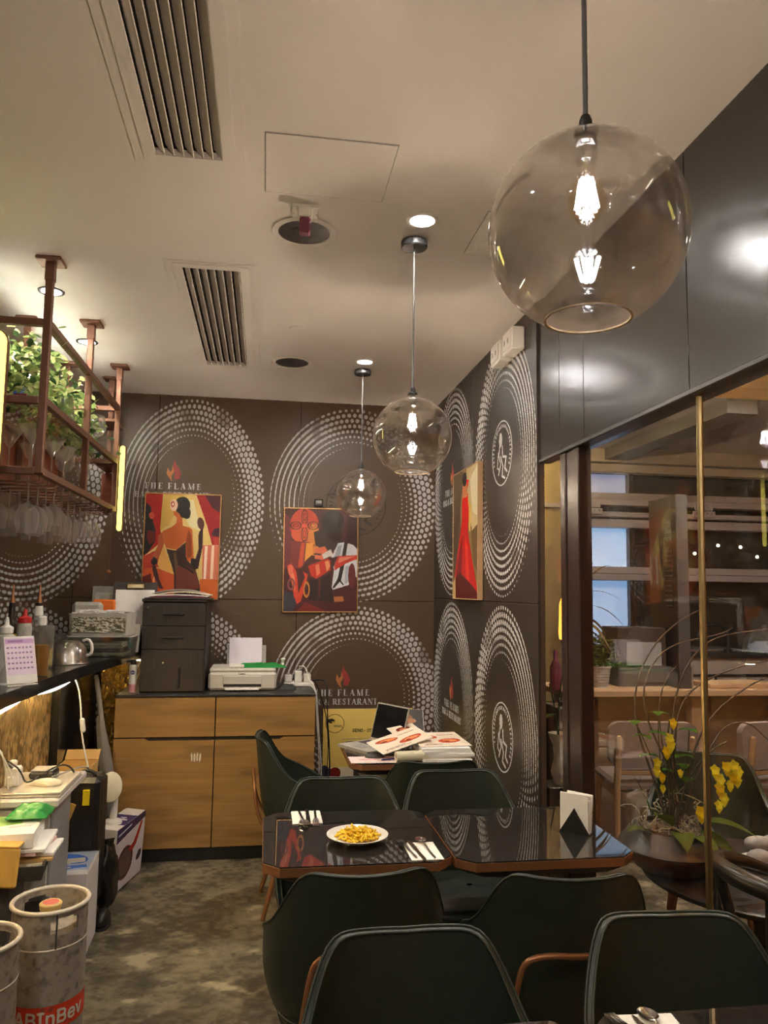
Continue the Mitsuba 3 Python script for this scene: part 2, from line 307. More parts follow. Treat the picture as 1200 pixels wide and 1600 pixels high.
# ---------------------------------------------------------------- ceiling fittings
for i, (x0, x1, y0, y1) in enumerate(VENTS):
    v = thing('ceiling_vent', 'white slatted ceiling air vent, '+('cut off by the top of the photo' if i == 0 else 'the whole one beside the round speakers'), 'air vent', 'ceiling vents')
    fr = sbox(x0, y0, x1, y1).difference(sbox(x0+.036, y0+.036, x1-.036, y1-.036))
    part(v, 'frame', prism(fr, .012, CEIL-.008), 'm_ceiling', smooth=False)
    rim = sbox(x0-.03, y0-.02, x1+.03, y1+.02).difference(sbox(x0+.002, y0+.002, x1-.002, y1-.002))
    part(v, 'rim', prism(rim, .005, CEIL-.004), 'm_ceiling', smooth=False)
    part(v, 'duct', cat_([bx(x0+.028, x1-.028, y0+.028, y1-.028, CEIL+.1, CEIL+.11), bx(x0+.028, x0+.031, y0+.028, y1-.028, CEIL+.02, CEIL+.1), bx(x1-.031, x1-.028, y0+.028, y1-.028, CEIL+.02, CEIL+.1), bx(x0+.03, x1-.03, y0+.028, y0+.031, CEIL+.02, CEIL+.1), bx(x0+.03, x1-.03, y1-.031, y1-.028, CEIL+.02, CEIL+.1)]), 'm_black')
    n = 7; w = (x1-x0-.072)/n
    for k in range(n):
        s = bx(-.022, .022, y0+.034, y1-.034, -.0018, .0018); s = rot(s, (0, 1, 0), 52); part(v, 'slat', tr(s, x0+.036+(k+.5)*w, 0, CEIL+.012), 'm_ceiling')
hc = thing('ceiling_hatch', 'flush white access hatch in the ceiling beside the near vent', 'access panel')
part(hc, 'panel', bx(-.035, .355, 2.15, 2.485, CEIL-.003, CEIL+.01), 'm_ceiling')
part(hc, 'gap', prism(sbox(-.039, 2.146, .359, 2.489).difference(sbox(-.035, 2.15, .355, 2.485)), .0016, CEIL-.0016), 'm_greyplastic', smooth=False)
h2 = thing('ceiling_hatch', 'flush white access hatch in the ceiling behind the large near glass lamp', 'access panel')
part(h2, 'panel', bx(.735, 1.06, 2.49, 2.82, CEIL-.004, CEIL+.01), 'm_white')
part(h2, 'gap', prism(sbox(.731, 2.486, 1.064, 2.824).difference(sbox(.735, 2.49, 1.06, 2.82)), .0016, CEIL-.0016), 'm_greyplastic', smooth=False)
def disc(r, z0, z1, n=36): return lathe([(0, z0), (r, z0), (r, z1), (0, z1)], n)
for (x, y), lb in (((.106, 2.755), 'round black ceiling speaker beside the white plug socket'), ((.118, 4.43), 'round black ceiling speaker near the back wall, smaller in view')):
    s = thing('ceiling_speaker', lb, 'speaker', 'ceiling speakers')
    part(s, 'rim', tr(lathe([(.098, .0), (.116, -.003), (.118, -.006), (.096, -.008), (.096, .0)], 40), x, y, CEIL), 'm_ceiling')
    part(s, 'grille', tr(disc(.097, -.006, .002), x, y, CEIL), 'm_black')
    part(s, 'cone', tr(lathe([(0, -.008), (.02, -.0085), (.03, -.0065), (.03, -.006), (0, -.006)], 20), x-.02, y-.01, CEIL), 'm_blackrubber')
sk = thing('plug_socket', 'white ceiling socket with a maroon plug hanging from it', 'socket')
part(sk, 'plate', bx(.055, .148, 2.55, 2.635, CEIL-.012, CEIL+.002, .003), 'm_white')
part(sk, 'adapter', bx(.076, .124, 2.535, 2.59, CEIL-.05, CEIL-.012, .004), 'm_white')
part(sk, 'plug', bx(.081, .119, 2.54, 2.58, CEIL-.105, CEIL-.05, .006), 'm_maroon', label='maroon plug')
for s in (-1, 1): part(sk, 'screw', tr(disc(.004, -.014, -.011, 10), .1015+s*.04, 2.6, CEIL), 'm_steel')
one('smoke_detector', tr(lathe([(0, -.012), (.03, -.012), (.042, -.006), (.045, .002)], 28), .126, 3.84, CEIL), 'm_ceiling', 'small flat white disc on the ceiling between vent and second speaker', 'detector')
def downlight(x, y, label, rad, rim='m_white', r=.042, group='recessed ceiling lamps'):
    d = thing('ceiling_downlight', label, 'downlight', group)
    part(d, 'ring', tr(lathe([(r, -.001), (r+.004, -.005), (r+.014, -.004), (r+.016, .001)], 32), x, y, CEIL), rim)
    part(d, 'lens', tr(rot(disc(r, 0, .001), (1, 0, 0), 0), x, y, CEIL-.003), 'm_white', emit=rad, weight=2)
downlight(.519, 2.594, 'bright recessed ceiling lamp just beyond the large hanging globe', DOWNLIGHT)
downlight(.536, 4.344, 'bright recessed ceiling lamp in front of the farthest hanging globe', DOWNLIGHT)
downlight(-.992, 3.552, 'black-ringed recessed lamp behind the first post of the bar rack', BARLIGHT, 'm_black')
downlight(-.995, 4.278, 'black-ringed recessed lamp behind the second post of the bar rack', BARLIGHT, 'm_black')
sp = thing('ceiling_spot', 'small unlit white ring spot on the ceiling left of the large globe', 'spot lamp')
part(sp, 'ring', tr(lathe([(.028, .001), (.03, -.006), (.045, -.004), (.047, .001)], 28), .795, 2.753, CEIL), 'm_white')
part(sp, 'lens', tr(disc(.028, -.003, .001), .795, 2.753, CEIL), 'm_chrome')
for i, (y, z) in enumerate(((3.70, 2.80), (3.50, 2.80))):
    e = thing('emergency_light', 'white twin-socket box high on the right wall, '+('the farther one' if i == 0 else 'half behind the large globe'), 'electrical box', 'boxes at the top of the right wall')
    part(e, 'body', bx(WX-.075, WX-.012, y-.075, y+.075, z-.05, z+.06, .005), 'm_white')
    part(e, 'face_plate', bx(WX-.081, WX-.074, y-.06, y+.06, z-.038, z+.045, .003), 'm_ceiling')
    for s in (-1, 1): part(e, 'socket_hole', bx(WX-.083, WX-.08, y+s*.025-.008, y+s*.025+.008, z-.01, z+.012), 'm_greyplastic')

ws = thing('wall_thermostat', 'small dark control box on the back wall just above the guitar painting', 'control box')
part(ws, 'body', bx(.325, .385, WB-.03, WB-.012, 2.175, 2.225, .004), 'm_black'); part(ws, 'display', bx(.335, .375, WB-.0312, WB-.0295, 2.195, 2.216), 'm_greyplastic')
for x in (.342, .355, .368): part(ws, 'button', bx(x-.004, x+.004, WB-.032, WB-.0295, 2.181, 2.189), 'm_darkgrey')

# ---------------------------------------------------------------- hanging glass globe lamps
def pendant():
    k = thing('pendant_lamp', 'x', 'pendant lamp')
    R = .147
    a = np.linspace(math.radians(11), math.radians(155), 40)
    prof = [(.014, R*1.10), (.017, R*1.06)]+[(R*math.sin(t), R*math.cos(t)) for t in a]
    lip = R*math.sin(a[-1])
    part(k, 'globe', lathe(prof, 72), 'm_globe', smooth=True)
    part(k, 'rim', lathe([(lip-.0015, -R*.906-.001), (lip+.0022, -R*.906-.0015), (lip+.0022, -R*.906+.001), (lip-.0015, -R*.906+.0015), (lip-.0015, -R*.906-.001)], 64), 'm_glassrim')
    part(k, 'cord', tube([(0, 0, R*1.22), (0, 0, 2.905-2.165)], .0042, 8), 'm_cord')
    part(k, 'ceiling_cap', lathe([(0, .752), (.047, .752), (.05, .748), (.05, .728), (.046, .724), (.008, .722), (.0, .722)], 36), 'm_black')
    part(k, 'cord_grip', lathe([(0, R*1.26), (.007, R*1.26), (.010, R*1.20), (.010, R*1.14), (.017, R*1.12), (.019, R*1.07), (.0, R*1.07)], 20), 'm_black')
    part(k, 'socket', lathe([(0, R*1.02), (.014, R*1.02), (.0165, R*.98), (.0165, R*.78), (.014, R*.76), (0, R*.76)], 20), 'm_chrome')
    b = part(k, 'bulb', lathe([(.0125, .112), (.013, .098), (.017, .086), (.0255, .070), (.029, .052), (.0265, .034), (.018, .021), (.008, .016), (.0, .0155)], 28), 'm_bulbglass', smooth=True)
    fil = [tube([(.0085*math.cos(t), .0085*math.sin(t), .084), (.0165*math.cos(t+.3), .0165*math.sin(t+.3), .036)], .0030, 5) for t in np.arange(7)*2*PI/7]
    part(b, 'filament', cat_(fil), 'm_white', emit=FILAMENT, weight=5)
    part(b, 'stem', tube([(0, 0, .112), (0, 0, .04)], [.004, .002], 6), 'm_brass')
    return k
pr('m_cord', (.11, .11, .115), .4); pr('m_glassrim', (.55, .42, .28), .15, spec=.8)
pd = pendant()
labels[pd]['label'] = 'largest and nearest clear glass globe lamp, hanging at upper right'; labels[pd]['group'] = 'row of glass globe pendant lamps'
PEND = [(.462, 1.05, -.028), (.522, 2.759, 0), (.547, 4.516, 0), (.44, -.75, 0)]
clone(pd, 'pendant_lamp', 'middle-sized smoked glass globe lamp, second in the row of three', 'pendant lamp', at(PEND[1][0], PEND[1][1], 2.165), 'row of glass globe pendant lamps')
clone(pd, 'pendant_lamp', 'smallest-looking dark mirrored globe lamp, hanging in front of the guitar painting', 'pendant lamp', at(PEND[2][0], PEND[2][1], 2.165), 'row of glass globe pendant lamps')
clone(pd, 'pendant_lamp', 'glass globe lamp of the row, behind the viewer', 'pendant lamp', at(PEND[3][0], PEND[3][1], 2.165), 'row of glass globe pendant lamps')
move(pd, at(PEND[0][0], PEND[0][1], 2.165+PEND[0][2]))
scene[pd+'__cord'] = {**mikit.ply(tube([(0, 0, .147*1.22), (0, 0, .755)], .0042, 8), 'm_cord', 35), 'to_world': at(PEND[0][0], PEND[0][1], 2.165+PEND[0][2])}
scene[pd+'__ceiling_cap'] = {**scene[pd+'__ceiling_cap'], 'to_world': at(PEND[0][0], PEND[0][1], 2.165)}
for x, y, t in ((-.9, -.6, 'recessed ceiling lamp behind the viewer on the bar side'), (-.9, .9, 'recessed ceiling lamp above the viewer, out of the photo'), (.5, -2.2, 'recessed ceiling lamp behind the viewer by the rear wall')): downlight(x, y, t, DOWNLIGHT)

# ---------------------------------------------------------------- tables
def octagon(w, d, c): return Polygon([(-w/2+c, -d/2), (w/2-c, -d/2), (w/2, -d/2+c), (w/2, d/2-c), (w/2-c, d/2), (-w/2+c, d/2), (-w/2, d/2-c), (-w/2, -d/2+c)])
def table(W=.605, D=.585):
    k = thing('dining_table', 'x', 'table')
    part(k, 'tabletop', prism(octagon(W-.004, D-.004, .052), .006, .744), 'm_tabletop', smooth=False)
    part(k, 'edge_band', prism(octagon(W, D, .053), .026, .7195), 'm_copper', smooth=False, label='copper coloured edge band')
    a, b = np.array(octagon(W-.006, D-.006, .053).exterior.coords)[:-1], np.array(octagon(W-.09, D-.09, .05).exterior.coords)[:-1]
    v = np.vstack([np.c_[a, np.full(8, .7195)], np.c_[b, np.full(8, .688)]])
    part(k, 'underframe', trimesh.convex.convex_hull(v), 'm_darkwood', smooth=False)
    part(k, 'pedestal', tr(lathe([(0, .69), (.06, .69), (.035, .64), (.033, .06), (.06, .03), (0, .03)], 24), 0, 0, 0), 'm_black')
    part(k, 'base', bx(-.2, .2, -.2, .2, 0, .03, .008), 'm_black')
    return k
tb = table(); G = 'octagonal dark glass dining tables'
labels[tb]['label'] = 'dark glossy octagonal table with a copper edge, carrying the plate of pasta'; labels[tb]['group'] = G
clone(tb, 'dining_table', 'dark glossy octagonal table with a copper edge, carrying the napkin holder against the window', 'table', at(.930, 2.742, 0), G)
clone(tb, 'dining_table', 'dark glossy octagonal table cluttered with a laptop and menus by the back wall', 'table', at(.742, 4.135, 0), G)
clone(tb, 'dining_table', 'dark table at the bottom edge of the photo with wrapped cutlery on it', 'table', at(.948, 1.27, 0), G)
clone(tb, 'dining_table', 'dark table of which only a sliver of copper edge shows at the bottom edge', 'table', at(.338, 1.27, 0), G)
move(tb, at(.319, 2.765, 0))

# ---------------------------------------------------------------- chairs
def chair():
    k = thing('dining_chair', 'x', 'chair')
    ph = np.radians(np.linspace(-124, 124, 63)); m = 13
    hx = np.radians([0, 20, 30, 36, 41, 46, 52, 59, 68, 80, 95, 110, 124]); hz = [.838, .842, .846, .842, .825, .790, .745, .700, .668, .645, .605, .555, .50]
    h = np.interp(np.abs(ph), hx, hz); h = np.convolve(np.pad(h, 1, 'edge'), [.25, .5, .25], 'valid')
    def surf(a, b, dz):
        P = np.zeros((len(ph), m, 3))
        for i, p in enumerate(ph):
            c, s = math.cos(p), math.sin(p); q = 2.5
            if abs(p) <= PI/2:
                den = (abs(c)**q+abs(s)**q)**(1/q); x, y = a*s/den, -b*c/den
            else: x, y = math.copysign(a-.03*(abs(p)-PI/2), p), .30*(abs(p)-PI/2)
            z = np.linspace(.385, h[i]+dz, m)
            sc = np.where(z < .55, 1-.2*((.55-z)/.165)**2, 1.0)
            lean = -.11*np.clip(z-.5, 0, 1)*(c > 0)*max(c, 0)**.5
            P[i] = np.stack([x*sc, y*sc+lean, z], 1)
        return P
    A, B = surf(.262, .25, 0), surf(.247, .233, -.003); n = len(ph)
    v = np.vstack([A.reshape(-1, 3), B.reshape(-1, 3)]); o = n*m; f = []
    q = lambda a, b, c, d: f.extend([(a, b, c), (a, c, d)])
    for i in range(n-1):
        for j in range(m-1):
            a = i*m+j; q(a, a+m, a+m+1, a+1); q(o+a, o+a+1, o+a+m+1, o+a+m)
        t = i*m+m-1; q(t, t+m, o+t+m, o+t); t = i*m; q(t, o+t, o+t+m, t+m)
    for j in range(m-1):
        q(j, j+1, o+j+1, o+j); e = (n-1)*m+j; q(e, o+e, o+e+1, e+1)
    part(k, 'backrest', trimesh.Trimesh(v, f, process=False), 'm_leather', smooth=50)
    for nm, P, off in (('piping', A, .001), ('piping', B, .001)):
        part(k, nm, tube(P[:, -1]+[0, 0, off], .0036, 6), 'm_leather', smooth=True)
    def sup(rx, y0, y1, z, nn=40):
        t = np.arange(nn)*2*PI/nn; e = .62
        return np.stack([rx*np.sign(np.cos(t))*np.abs(np.cos(t))**e, (y0+y1)/2+(y1-y0)/2*np.sign(np.sin(t))*np.abs(np.sin(t))**e, np.full(nn, z)], 1)
    lv = [sup(.02, -.01, .01, .386), sup(.19, -.19, .19, .386), sup(.218, -.21, .212, .398), sup(.224, -.215, .222, .425), sup(.222, -.213, .220, .445), sup(.205, -.2, .205, .462), sup(.16, -.16, .165, .472), sup(.08, -.08, .085, .476), sup(.01, -.01, .01, .477)]
    v = np.vstack(lv); f = []
    for i in range(len(lv)-1):
        for j in range(40):
            a, b = i*40+j, i*40+(j+1) % 40; f += [(a, b, b+40), (a, b+40, a+40)]
    part(k, 'seat', trimesh.Trimesh(v, f, process=False), 'm_leather', smooth=60)
    part(k, 'seat_piping', tube(np.vstack([sup(.2255, -.216, .2235, .43), sup(.2255, -.216, .2235, .43)[:1]]), .004, 6), 'm_leather', smooth=True)
    for x, y0, y1 in ((.15, .14, .205), (.13, -.13, -.235)):
        for s in (-1, 1): part(k, 'leg', tube([(s*x, y0, .388), (s*(x+.05), y1, 0)], [.019, .010], 10), 'm_legwood', label='tapered wooden leg')
    U = [(-.175, -.17, .38), (-.17, -.235, .43), (-.162, -.275, .52), (-.15, -.288, .60), (-.135, -.290, .635), (-.10, -.291, .65), (0, -.2925, .652), (.10, -.291, .65), (.135, -.290, .635), (.15, -.288, .60), (.162, -.275, .52), (.17, -.235, .43), (.175, -.17, .38)]
    part(k, 'back_tube', tube(curve(U, 60), .0085, 8), 'm_copper', smooth=True, label='bent copper tube behind the back')
    return k
ch = chair(); G = 'dark green leather dining chairs'
def chair_at(x, y, rz, label): return clone(ch, 'dining_chair', label, 'chair', at(x, y, 0, rz), G)
labels[ch]['label'] = 'dark green leather chair turned sideways in front of the oak cabinet'; labels[ch]['group'] = G
chair_at(.325, 2.925, 180, 'dark green leather chair across the pasta table, facing the viewer')
chair_at(.81, 3.005, 180, 'dark green leather chair behind the gap between the middle tables, facing us')
chair_at(.775, 3.70, 0, 'dark green leather chair at the laptop table, its back mostly hidden by another chair')
chair_at(.285, 2.40, 2, 'dark green leather chair with its back to the viewer at the pasta table')
chair_at(.865, 2.31, -6, 'dark green leather chair with its back to the viewer at the table by the window')
chair_at(.335, 1.515, 180, 'front dark green leather chair facing the viewer, left of the two')
chair_at(.945, 1.525, 176, 'front dark green leather chair facing the viewer, right of the two')
move(ch, at(.262, 4.13, 0, -88))

# ---------------------------------------------------------------- framed paintings (flat prints)
SK, SKD, RED, DRED, CRM, BLK, GLD, ORG = srgb(190, 95, 45), srgb(140, 60, 28), srgb(165, 28, 22), srgb(95, 20, 18), srgb(228, 205, 150), srgb(28, 20, 20), srgb(205, 150, 60), srgb(200, 95, 40)
def px_(pts, W, H): return [(x/W, y/H) for x, y in pts]
def frame(W, H, t, d):
    return cat_([bx(0, t, -d, 0, 0, H, .002), bx(W-t, W, -d, 0, 0, H, .002), bx(t, W-t, -d, 0, 0, t, .002), bx(t, W-t, -d, 0, H-t, H, .002)])
def painting(label, W, H, layers, base, M, d=.02, side='m_gold', t=.008):
    k = thing('framed_painting', label, 'painting', 'framed paintings on the walls')
    put_ = lambda m: trimesh.Trimesh(trimesh.transform_points(m.vertices, M), m.faces, process=False)
    part(k, 'frame', put_(frame(W, H, t, d)), side)
    part(k, 'backing', put_(bx(.004, W-.004, -d+.006, 0, .004, H-.004)), 'm_darkgrey')
    m, c = art(layers, W-2*t, H-2*t, base); part(k, 'canvas', put_(tr(m, t, -d+.0035, t)), 'm_print', color=c)
    return k
a = lambda pts: px_(pts, 1010, 1420)      # woman with a microphone, seen from behind
A1 = [(a([(210, 0), (680, 0), (930, 640), (760, 1420), (0, 1420), (0, 900), (180, 560)]), srgb(215, 185, 115)), (a([(240, 0), (500, 0), (330, 420), (180, 520)]), srgb(205, 165, 80)), (a([(420, 100), (640, 60), (760, 500), (600, 430)]), srgb(225, 212, 165)),
      (a([(0, 0), (228, 0), (205, 480), (250, 640), (0, 860)]), RED), (a([(0, 120), (70, 180), (110, 380), (150, 520), (155, 640), (60, 800), (0, 850)]), BLK), (a([(40, 500), (150, 520), (150, 640), (80, 700), (30, 600)]), DRED), (ell(.085, .21, .035, .035), srgb(190, 70, 50)),
      (a([(680, 0), (1010, 0), (1010, 680), (920, 690), (840, 420)]), srgb(150, 25, 30)), (a([(800, 0), (1010, 0), (1010, 240), (900, 170)]), srgb(70, 25, 35)),
      (a([(910, 520), (940, 460), (1010, 440), (1010, 570), (920, 560)]), srgb(60, 25, 40)), (a([(930, 580), (1010, 570), (1010, 680), (940, 690)]), srgb(180, 60, 50)),
      (a([(785, 690), (1010, 680), (1010, 1160), (800, 1150)]), srgb(200, 110, 85)), (a([(820, 700), (860, 700), (850, 1150), (815, 1150)]), srgb(235, 205, 185)), (a([(910, 690), (950, 690), (945, 1150), (905, 1150)]), srgb(230, 190, 165)), (a([(770, 1150), (1010, 1160), (1010, 1420), (760, 1420)]), ORG),
      (a([(0, 860), (140, 780), (240, 900), (210, 1000), (0, 1030)]), srgb(175, 55, 40)), (a([(0, 1030), (180, 1010), (430, 1100), (420, 1420), (0, 1420)]), srgb(190, 80, 40)), (a([(0, 1130), (110, 1090), (150, 1420), (0, 1420)]), srgb(90, 30, 25)), (a([(150, 1120), (165, 1120), (140, 1400), (125, 1400)]), srgb(240, 190, 130)), (a([(255, 640), (280, 760), (420, 1090), (230, 1020), (190, 960)]), srgb(220, 165, 85)),
      (a([(255, 510), (180, 570), (190, 700), (110, 880), (200, 900), (260, 700), (290, 560)]), srgb(175, 85, 50)),
      (a([(430, 280), (420, 400), (360, 450), (240, 510), (250, 620), (300, 740), (440, 760), (560, 640), (570, 880), (610, 920), (680, 900), (650, 560), (640, 480), (600, 450), (510, 430), (495, 300)]), SK), (a([(560, 640), (590, 480), (630, 560), (650, 840), (590, 880)]), SKD), (a([(370, 230), (460, 240), (500, 300), (440, 330), (390, 290)]), SK),
      (ell(.49, .105, .105, .085), BLK), (ell(.53, .175, .075, .055), BLK), (ell(.555, .20, .045, .035), BLK), (ell(.375, .105, .052, .058), srgb(225, 185, 160)), (ell(.36, .095, .025, .03), srgb(170, 70, 60)), (ell(.36, .094, .012, .014), srgb(235, 205, 180)),
      (a([(300, 750), (430, 770), (560, 650), (570, 850), (590, 900), (700, 1010), (770, 1230), (790, 1420), (430, 1420), (420, 1100), (390, 1000)]), srgb(58, 35, 30)), (a([(440, 960), (580, 980), (700, 1050), (770, 1260), (640, 1350), (450, 1300)]), srgb(110, 50, 40)), (a([(430, 900), (540, 960), (680, 1050), (690, 1090), (560, 1010), (440, 960)]), srgb(45, 28, 24)), (a([(400, 800), (430, 800), (470, 980), (440, 1100)]), srgb(95, 70, 45)),
      (a([(130, 860), (185, 890), (190, 950), (140, 990), (100, 940)]), BLK), (a([(120, 990), (170, 980), (220, 1150), (280, 1290), (230, 1290), (150, 1120)]), srgb(65, 32, 30)),
      (ell(.745, .275, .045, .062, -25), srgb(85, 45, 40)), (a([(760, 470), (785, 450), (790, 700), (740, 1010), (690, 1030), (630, 930), (640, 880), (700, 880), (735, 740), (725, 560), (735, 510)]), srgb(48, 22, 25)), (a([(635, 870), (705, 880), (700, 1000), (650, 960)]), BLK)]
painting('golden-framed painting of a bare-backed woman with a microphone above the dark drawer unit', .510, .72, A1, srgb(205, 150, 80), TM(-.822, WB-.014, 1.515))
a = lambda pts: px_(pts, 1010, 1430)      # guitar player
A2 = [(a([(0, 0), (1010, 0), (1010, 1430), (0, 1430)]), srgb(70, 24, 26)), (a([(0, 60), (100, 160), (90, 760), (0, 860)]), srgb(105, 40, 45)),
      (ell(.27, .165, .2, .17), srgb(185, 62, 40)), (ell(.27, .25, .18, .09), srgb(205, 85, 50)), (ell(.40, .30, .08, .16), srgb(215, 130, 60)), (a([(90, 450), (330, 470), (420, 500), (330, 690), (230, 840), (80, 830)]), srgb(120, 40, 38)), (a([(230, 480), (280, 480), (260, 800), (190, 830)]), srgb(190, 70, 40)), (a([(300, 480), (400, 480), (390, 640), (280, 740)]), srgb(225, 145, 60))]
for cx, cy, rx, ry in ((.27, .08, .045, .075), (.27, .25, .045, .075), (.15, .165, .08, .04), (.39, .165, .08, .04)):
    A2 += [(ell(cx, cy, rx, ry).difference(ell(cx, cy, rx*.78, ry*.84)), srgb(55, 18, 18)), (ell(cx, cy, rx*.5, ry*.5).difference(ell(cx, cy, rx*.36, ry*.4)), srgb(70, 22, 20))]
A2 += [(ell(.27, .165, .03, .022), srgb(210, 80, 55)), (a([(400, 330), (560, 260), (600, 60), (760, 30), (800, 380), (780, 560), (640, 580), (430, 520)]), srgb(42, 22, 22)), (ell(.66, .12, .16, .11), srgb(22, 15, 16)), (a([(880, 60), (1010, 60), (1010, 600), (860, 480)]), srgb(48, 18, 22)),
       (a([(430, 560), (560, 520), (620, 640), (560, 720), (420, 700)]), srgb(220, 110, 80)), (a([(520, 640), (640, 560), (690, 680), (560, 740)]), srgb(215, 205, 200)), (a([(410, 620), (510, 630), (505, 650), (405, 640)]), BLK),
       (a([(740, 480), (830, 460), (960, 500), (1010, 560), (1010, 960), (930, 880), (900, 1060), (680, 1130), (660, 1100), (690, 850), (640, 700)]), srgb(205, 205, 212)), (a([(740, 520), (800, 500), (760, 660), (690, 690)]), srgb(150, 155, 170)), (a([(850, 800), (940, 780), (900, 1020), (840, 1050)]), srgb(165, 170, 185)),
       (a([(830, 460), (880, 460), (830, 800), (790, 1000), (690, 1110), (670, 1100), (740, 980), (780, 780)]), BLK), (a([(760, 960), (830, 1060), (815, 1070), (750, 990)]), BLK),
       (a([(270, 830), (640, 660), (700, 760), (640, 850), (450, 960), (320, 930)]), srgb(72, 18, 22)), (a([(330, 800), (600, 690), (665, 740), (650, 850), (450, 980), (370, 940)]), srgb(190, 45, 32)), (a([(430, 790), (480, 770), (500, 900), (450, 950)]), srgb(225, 120, 85)), (a([(560, 740), (610, 720), (640, 800), (590, 880)]), srgb(220, 140, 90)),
       (a([(640, 690), (740, 660), (680, 820), (640, 860)]), srgb(60, 15, 20)), (a([(740, 660), (1010, 640), (1010, 700), (860, 760), (700, 860), (690, 800)]), srgb(190, 50, 40)), (a([(760, 680), (920, 660), (1000, 650), (820, 730), (740, 760)]), srgb(215, 120, 95)),
       (a([(360, 980), (450, 1000), (650, 900), (660, 1130), (700, 1300), (350, 1280), (330, 1100)]), srgb(38, 20, 20)), (a([(480, 980), (510, 980), (500, 1250), (475, 1250)]), srgb(80, 25, 25)),
       (a([(40, 800), (100, 770), (170, 880), (190, 1000), (200, 1180), (290, 960), (260, 880), (330, 920), (300, 1060), (240, 1290), (190, 1330), (150, 1300), (120, 1080), (60, 900)]), srgb(205, 65, 45)), (a([(70, 850), (110, 840), (150, 960), (160, 1160), (130, 1080)]), srgb(235, 130, 100)), (ell(.09, .60, .035, .05), srgb(225, 110, 85)),
       (a([(0, 1150), (120, 1170), (180, 1320), (120, 1430), (0, 1430)]), srgb(52, 48, 62)), (ell(.1, .74, .05, .06).difference(ell(.1, .74, .03, .04)), srgb(130, 70, 70)), (ell(.31, .79, .045, .08).difference(ell(.31, .79, .028, .055)), srgb(200, 120, 60)), (a([(690, 1230), (820, 1220), (830, 1290), (700, 1300)]), srgb(165, 95, 55)), (a([(180, 1430), (300, 1300), (520, 1400), (600, 1430)]), srgb(110, 25, 28)), (ell(.93, .65, .05, .12), srgb(95, 28, 30))]
painting('golden-framed painting of guitar players in white shirt and red, beside the farthest globe', .522, .725, A2, srgb(70, 24, 26), TM(.120, WB-.014, 1.436) @ trimesh.transformations.rotation_matrix(math.radians(-.5), (0, 1, 0)))
A3 = [([(0, 0), (1, 0), (1, 1), (0, 1)], srgb(120, 92, 55)), ([(0, 0), (.45, 0), (.3, .3), (.35, .7), (0, 1)], srgb(75, 58, 42)), ([(.55, 0), (1, 0), (1, .7), (.75, .45), (.6, .2)], srgb(190, 165, 120)), ([(.7, .1), (1, 0), (1, .4), (.8, .35)], srgb(215, 200, 165)), ([(.75, .5), (1, .45), (1, .8), (.85, .75)], srgb(100, 75, 45)),
      ([(.38, .2), (.62, .2), (.66, .35), (.62, .48), (.78, .7), (.98, .92), (.98, 1), (.02, 1), (.05, .85), (.22, .6), (.38, .4)], srgb(185, 22, 18)), ([(.2, .7), (.4, .5), (.35, .9), (.15, 1), (.05, .95)], srgb(130, 14, 14)), ([(.5, .5), (.6, .6), (.72, .95), (.55, 1)], srgb(215, 45, 30)), ([(.05, .85), (.3, .8), (.7, .88), (.98, .95), (.98, 1), (.02, 1)], srgb(85, 20, 18)), ([(.62, .24), (.75, .3), (.72, .5), (.66, .48), (.66, .34)], srgb(200, 150, 70)), ([(.40, .12), (.56, .12), (.6, .22), (.4, .22)], srgb(170, 100, 60)), (ell(.48, .075, .085, .055), BLK), ([(.55, .08), (.66, .1), (.6, .16)], srgb(190, 30, 25)), ([(0, .88), (.1, .82), (.12, 1), (0, 1)], srgb(190, 160, 110))]
painting('pale-edged painting of a dancer in a long red dress on the right wall', .575, .775, A3, srgb(120, 92, 55), TM(WX-.014, 4.705, 1.55, -90), d=.032, side='m_palewood', t=.006)

# ---------------------------------------------------------------- oak cabinet and what stands on it
cb = thing('oak_cabinet', 'wide oak cabinet with two drawers over two doors against the back wall', 'cabinet')
part(cb, 'carcass', bx(-.846, .320, 4.822, 5.384, .075, .947, .002), 'm_black')
part(cb, 'top_board', bx(-.853, .327, 4.797, 5.385, .947, .962, .003), 'm_black')
part(cb, 'plinth', bx(-.84, .315, 4.83, 5.38, 0, .075), 'm_black')
X0, XM, X1 = -.850, -.271, .324
def panel_xz(pts, y0, y1):
    m = prism(Polygon(pts), y1-y0); m = rot(m, (1, 0, 0), 90); return tr(m, 0, y1, 0)
part(cb, 'drawer', bx(X0, XM-.003, 4.80, 4.821, .716, .945, .002), 'm_oak'); part(cb, 'drawer', bx(XM+.003, X1, 4.80, 4.821, .716, .945, .002), 'm_oak')
for pts in ([(X0, .082), (XM-.003, .082), (XM-.003, .694), (-.655, .694), (-.675, .709), (X0, .709)], [(XM+.003, .082), (X1, .082), (X1, .709), (.135, .709), (.115, .694), (XM+.003, .694)]):
    d = part(cb, 'door', panel_xz(pts, 4.80, 4.821), 'm_oak', smooth=False)
    x0, x1 = (-.66, XM-.003) if pts[0][0] < -.5 else (XM+.003, .12)
    part(d, 'finger_recess', bx(x0, x1, 4.8205, 4.8235, .692, .716), 'm_blackrubber')
part(cb, 'scuff_mark', up_(prism(unary_union([ell(-.40+.016*i, .60-.004*(i % 2), .006, .026, 4-3*i) for i in range(4)]), .0008)).apply_translation((0, 4.7995, 0)), 'm_cream', label='pale scuff mark')

